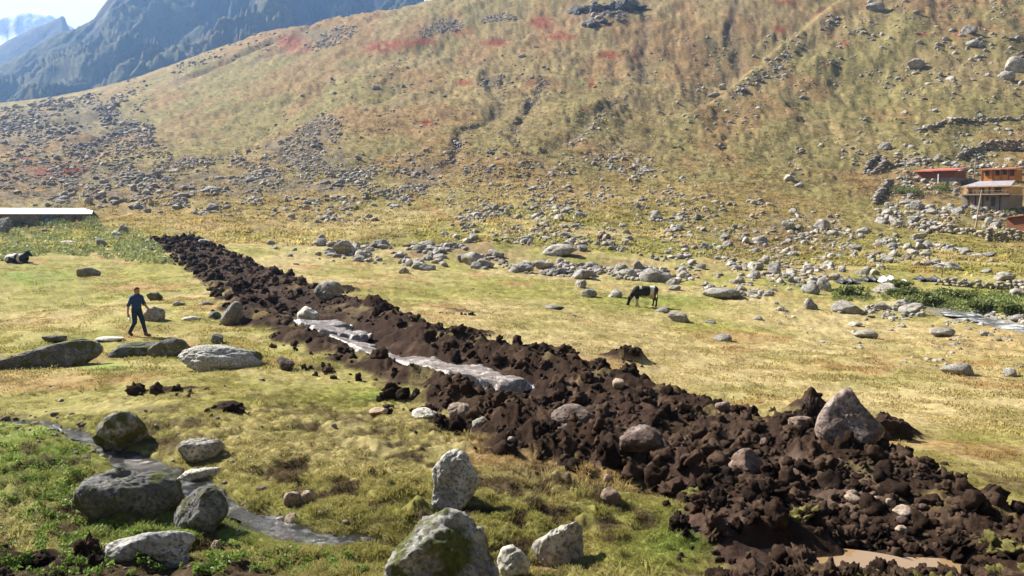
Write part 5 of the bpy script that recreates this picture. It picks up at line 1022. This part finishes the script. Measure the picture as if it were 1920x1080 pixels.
def shrub(u, v, w, h, label, seed, n=900):
    r_ = np.random.default_rng(seed); (x, y, z), rz, s = site(u, v); rx, rh = w * s / 2, h * s; root = empty('shrub', (x, y, z), rz, label, 'shrub')
    cl = r_.normal(size=(9, 3)) * np.array((rx * .45, rx * .3, rh * .16)) + np.array((0, rx * .35, rh * .5))
    def pos(n): k = r_.integers(0, 9, n); return np.maximum(cl[k] + r_.normal(size=(n, 3)) * np.array((rx * .2, rx * .18, rh * .16)), (-9, -9, .02))
    V, Q = leaves(n, pos, .13, r_); obj('crown', mesh_np('crown', V, Q, M['leaf'], False), root)
    for k in range(3):
        e = cl[k]; pts = [(0 + .1 * k, rx * .3, -.1), tuple(e)]; VV_, Q_, _ = blob_body([(pts[0], pts[1], .03, .015, O1, 0)], .03, 0, .04); obj('stem', mesh_np('stem', VV_, Q_, M['bark']), root)
for k, a in enumerate([(1600, 556, 60, 20, 'brownish green shrub under the tarpaulin shelter'), (1700, 558, 60, 18, 'dark green shrub hiding the bank right of the pale bank boulder'), (1745, 566, 50, 18, 'green shrub in the middle of the stream bank'), (1800, 560, 70, 16, 'broad green shrub below the stone field wall'), (1850, 584, 60, 22, 'green shrub right by the stream water'), (1900, 590, 50, 22, 'green shrub at the right edge above the stream'), (1690, 538, 50, 12, 'low shrub right below the white tarpaulin'), (1690, 365, 50, 18, 'green shrub on the rubble left below the barn'), (1735, 368, 60, 18, 'green shrub directly below the barn'), (1775, 358, 50, 14, 'green shrub between the barn and the wooden house'), (1905, 402, 40, 14, 'green shrub below the right corner of the wooden house'), (1895, 340, 20, 18, 'dark green shrub behind the right end of the wooden house')]):
    shrub(*a, seed=700 + k, n=1100)
# leafy docks round the hut, and the leafy bank at the left
def leaf_carpet(name, poly, n, size, mat, label, seed, hgt):
    r_ = np.random.default_rng(seed); us = [p[0] for p in poly]; vv = [p[1] for p in poly]; u = r_.uniform(min(us), max(us), n * 3); v = r_.uniform(min(vv), max(vv), n * 3); k = in_poly(u, v, poly) & (fbm(u / 25, v / 12, 3, seed) > (.08 if size < .03 else -.25)); u, v = u[k][:n], v[k][:n]; x, y, z = land.hit(u, v); p = np.stack([x, y, z + hgt * r_.uniform(.2, 1, len(u))], -1)
    V, Q = leaves(len(u), lambda m: p, size, r_); o = obj(name, mesh_np(name, V, Q, M[mat], False)); tag(o, label, 'plants', None, 'stuff')
leaf_carpet('dock_plants', [(0, 415), (60, 412), (180, 425), (270, 435), (330, 495), (250, 492), (100, 475), (0, 490)], 9000, .13, 'leaf_pale', 'pale broad-leaved docks growing in front of the stone hut', 801, .3)
leaf_carpet('nettles', [(0, 405), (60, 405), (175, 410), (195, 432), (110, 432), (40, 424), (0, 424)], 4000, .11, 'leaf', 'dark nettles along the wall of the stone hut', 802, .8)
leaf_carpet('bank_herbs', [(1560, 545), (1700, 545), (1920, 548), (1920, 590), (1790, 585), (1700, 565), (1560, 565)], 6000, .10, 'leaf_mid', 'green herbs covering the bank above the stream', 803, .2)
leaf_carpet('leafy_weeds', [(0, 790), (120, 800), (200, 860), (150, 900), (200, 980), (420, 1020), (620, 1010), (700, 1080), (0, 1080)], 15000, .022, 'leaf_bright', 'small bright green weeds on the wet ground at the bottom left', 804, .06)

# ------------------------------------------------------------------ grass tufts (stuff)
M['blade'], nt, b = new_mat('grass_blade'); at = N(nt, 'ShaderNodeAttribute', attribute_name='Tint', attribute_type='INSTANCER'); nt.links.new(at.outputs['Color'], b.inputs['Base Color']); b.inputs['Roughness'].default_value = .7; b.inputs['Specular IOR Level'].default_value = .1
tr = N(nt, 'ShaderNodeBsdfTranslucent'); nt.links.new(at.outputs['Color'], tr.inputs[0]); mx = N(nt, 'ShaderNodeMixShader'); mx.inputs[0].default_value = .42; nt.links.new(b.outputs[0], mx.inputs[1]); nt.links.new(tr.outputs[0], mx.inputs[2]); nt.links.new(mx.outputs[0], nt.nodes['Material Output'].inputs['Surface'])
gn = N(nt, 'ShaderNodeNewGeometry'); va = N(nt, 'ShaderNodeVectorMath', operation='MULTIPLY_ADD'); nt.links.new(gn.outputs['Normal'], va.inputs[0]); va.inputs[1].default_value = (.45, .45, .45); va.inputs[2].default_value = (0, 0, .8); vn = N(nt, 'ShaderNodeVectorMath', operation='NORMALIZE'); nt.links.new(va.outputs[0], vn.inputs[0]); nt.links.new(vn.outputs[0], b.inputs['Normal'])
def tuft_mesh(n, spread, h, seed, wide=.012):
    r_ = np.random.default_rng(seed); V, Q = [], []
    for k in range(n):
        a = r_.uniform(0, 6.28); rr = spread * math.sqrt(r_.uniform()); x, y = rr * math.cos(a), rr * math.sin(a); a2 = a + r_.normal(0, .8); ln = h * r_.uniform(.5, 1.1); out = h * r_.uniform(.4, 1.4); dx, dy = math.cos(a2), math.sin(a2); wx, wy = -dy * wide, dx * wide; c = len(V)
        V += [(x - wx, y - wy, -.02), (x + wx, y + wy, -.02), (x + dx * out * .4 + wx * .7, y + dy * out * .4 + wy * .7, ln * .6), (x + dx * out * .4 - wx * .7, y + dy * out * .4 - wy * .7, ln * .6), (x + dx * out, y + dy * out, ln * .85)]
        Q += [(c, c + 1, c + 2), (c, c + 2, c + 3), (c + 3, c + 2, c + 4)]
    return mesh_np('tuft', V, Q, M['blade'], False)
def scatter(name, label, pts, rot, scl, tint, proto):
    me = bpy.data.meshes.new(name); me.vertices.add(len(pts)); me.vertices.foreach_set('co', np.asarray(pts, np.float32).ravel())
    a = me.attributes.new('rot', 'FLOAT_VECTOR', 'POINT'); a.data.foreach_set('vector', np.asarray(rot, np.float32).ravel()); a = me.attributes.new('scl', 'FLOAT', 'POINT'); a.data.foreach_set('value', np.asarray(scl, np.float32))
    a = me.attributes.new('Tint', 'FLOAT_COLOR', 'POINT'); c = np.ones((len(pts), 4), np.float32); c[:, :3] = tint; a.data.foreach_set('color', c.ravel())
    o = obj(name, me); tag(o, label, 'grass', None, 'stuff'); po = bpy.data.objects.new(name + '_tuft', proto)
    g = bpy.data.node_groups.new(name, 'GeometryNodeTree'); g.interface.new_socket('Geometry', in_out='INPUT', socket_type='NodeSocketGeometry'); g.interface.new_socket('Geometry', in_out='OUTPUT', socket_type='NodeSocketGeometry')
    gi = g.nodes.new('NodeGroupInput'); go = g.nodes.new('NodeGroupOutput'); ip = g.nodes.new('GeometryNodeInstanceOnPoints'); oi = g.nodes.new('GeometryNodeObjectInfo'); oi.inputs['Object'].default_value = po
    nr = g.nodes.new('GeometryNodeInputNamedAttribute'); nr.data_type = 'FLOAT_VECTOR'; nr.inputs[0].default_value = 'rot'; ns = g.nodes.new('GeometryNodeInputNamedAttribute'); ns.data_type = 'FLOAT'; ns.inputs[0].default_value = 'scl'
    e2r = g.nodes.new('FunctionNodeEulerToRotation'); L = g.links.new; L(gi.outputs[0], ip.inputs['Points']); L(oi.outputs['Geometry'], ip.inputs['Instance']); L(nr.outputs[0], e2r.inputs[0]); L(e2r.outputs[0], ip.inputs['Rotation']); L(ns.outputs[0], ip.inputs['Scale']); L(ip.outputs[0], go.inputs[0])
    o.modifiers.new('scatter', 'NODES').node_group = g; return o
CF = colr.reshape(NA, NR, 3)
def ground_at(x, y, arr):
    i = np.clip(np.rint((np.arctan2(x, y) - TH[0]) / (TH[1] - TH[0])).astype(int), 0, NA - 1); j = np.clip(np.rint((.5 * np.log(x * x + y * y) - LR[0]) / (LR[1] - LR[0])).astype(int), 0, NR - 1); return arr[i, j]
WET1 = st1_d / w1
def grass_zone(name, label, r0, r1, n, proto, s0, s1, seed, half=.60, bright=1.25, thr=-.6, fmax=1.0):
    r_ = np.random.default_rng(seed); th = r_.uniform(-half, half, n); r = np.exp(r_.uniform(math.log(r0), math.log(r1), n)) if r1 / r0 > 1.3 else r_.uniform(r0, r1, n); x, y = r * np.sin(th), r * np.cos(th)
    k = (ground_at(x, y, SOILM) < .35) & (ground_at(x, y, WET1) > .95) & (ground_at(x, y, pud_q) > 1.3) & (fbm(x * .9, y * .9, 3, seed) + .4 * fbm(x * 4, y * 4, 2, seed + 1) > thr) & (ground_at(x, y, st2_d) > 2)
    x, y, r = x[k], y[k], r[k]; m = len(x); z = land.h(x, y); t = ground_at(x, y, CF) * bright * r_.uniform(.75, 1.3, (m, 1)) * np.array([1, 1, .9]); sc = r_.uniform(s0, s1, m) * (1 + .45 * fbm(x * .7, y * .7, 2, seed + 5))
    scatter(name, label, np.stack([x, y, z], -1), np.stack([r_.normal(0, .12, m), r_.normal(0, .12, m), r_.uniform(0, 6.28, m)], -1), sc, np.clip(t, 0, .7), proto)
grass_zone('short_grass', 'short grass of the near meadow', 6, 24, 90000, tuft_mesh(18, .075,   .026, 1, .0045), .5, 1.15, 901, bright=1.3, thr=-.35)
grass_zone('grass_clumps', 'longer grass clumps on the hummocks of the near meadow', 7, 22, 3000, tuft_mesh(26, .06, .10, 5, .005), .6, 1.4, 905, bright=1.3, thr=.12)
grass_zone('meadow_grass', 'cropped grass of the middle meadow', 22, 90, 60000, tuft_mesh(14, .2, .032, 2, .014), .6, 1.5, 902, thr=.0, bright=1.3)
grass_zone('hill_grass', 'tussock grass on the hillside', 85, 420, 55000, tuft_mesh(14, .7, .2, 3, .07), .5, 1.5, 903, thr=.05, bright=1.4)

# a dry stalk at the left, and the haze of the valley
(x, y, z), rz, s = site(84, 984); VV_, Q_, _ = blob_body([((0, 0, -.05), (.02, 0, .35), .006, .005, O1, 0), ((.02, 0, .35), (.10, 0, .78), .005, .003, O1, 0), ((.03, 0, .4), (-.03, .02, .52), .004, .002, O1, 0)], .006, .002, .03); tag(obj('dry_stalk', mesh_np('dry_stalk', VV_, Q_, M['bark']), None, (x, y, z), (0, 0, rz)), 'thin dry plant stalk standing in the green weeds at bottom left', 'stalk')
hm = bpy.data.materials.new('valley_haze'); hm.use_nodes = True; nt = hm.node_tree; nt.nodes.clear(); ou = nt.nodes.new('ShaderNodeOutputMaterial'); pv = nt.nodes.new('ShaderNodeVolumePrincipled'); pv.inputs['Density'].default_value = .00023; pv.inputs['Color'].default_value = (.30, .54, 1, 1); pv.inputs['Anisotropy'].default_value = .35; nt.links.new(pv.outputs[0], ou.inputs['Volume'])
Vh, Qh = box_v(-2900, 2000, -920, 3300, -25, 700); hz = obj('haze', mesh_np('haze', Vh, Qh, hm, False)); tag(hz, 'pale blue haze filling the valley air', 'haze', None, 'stuff')
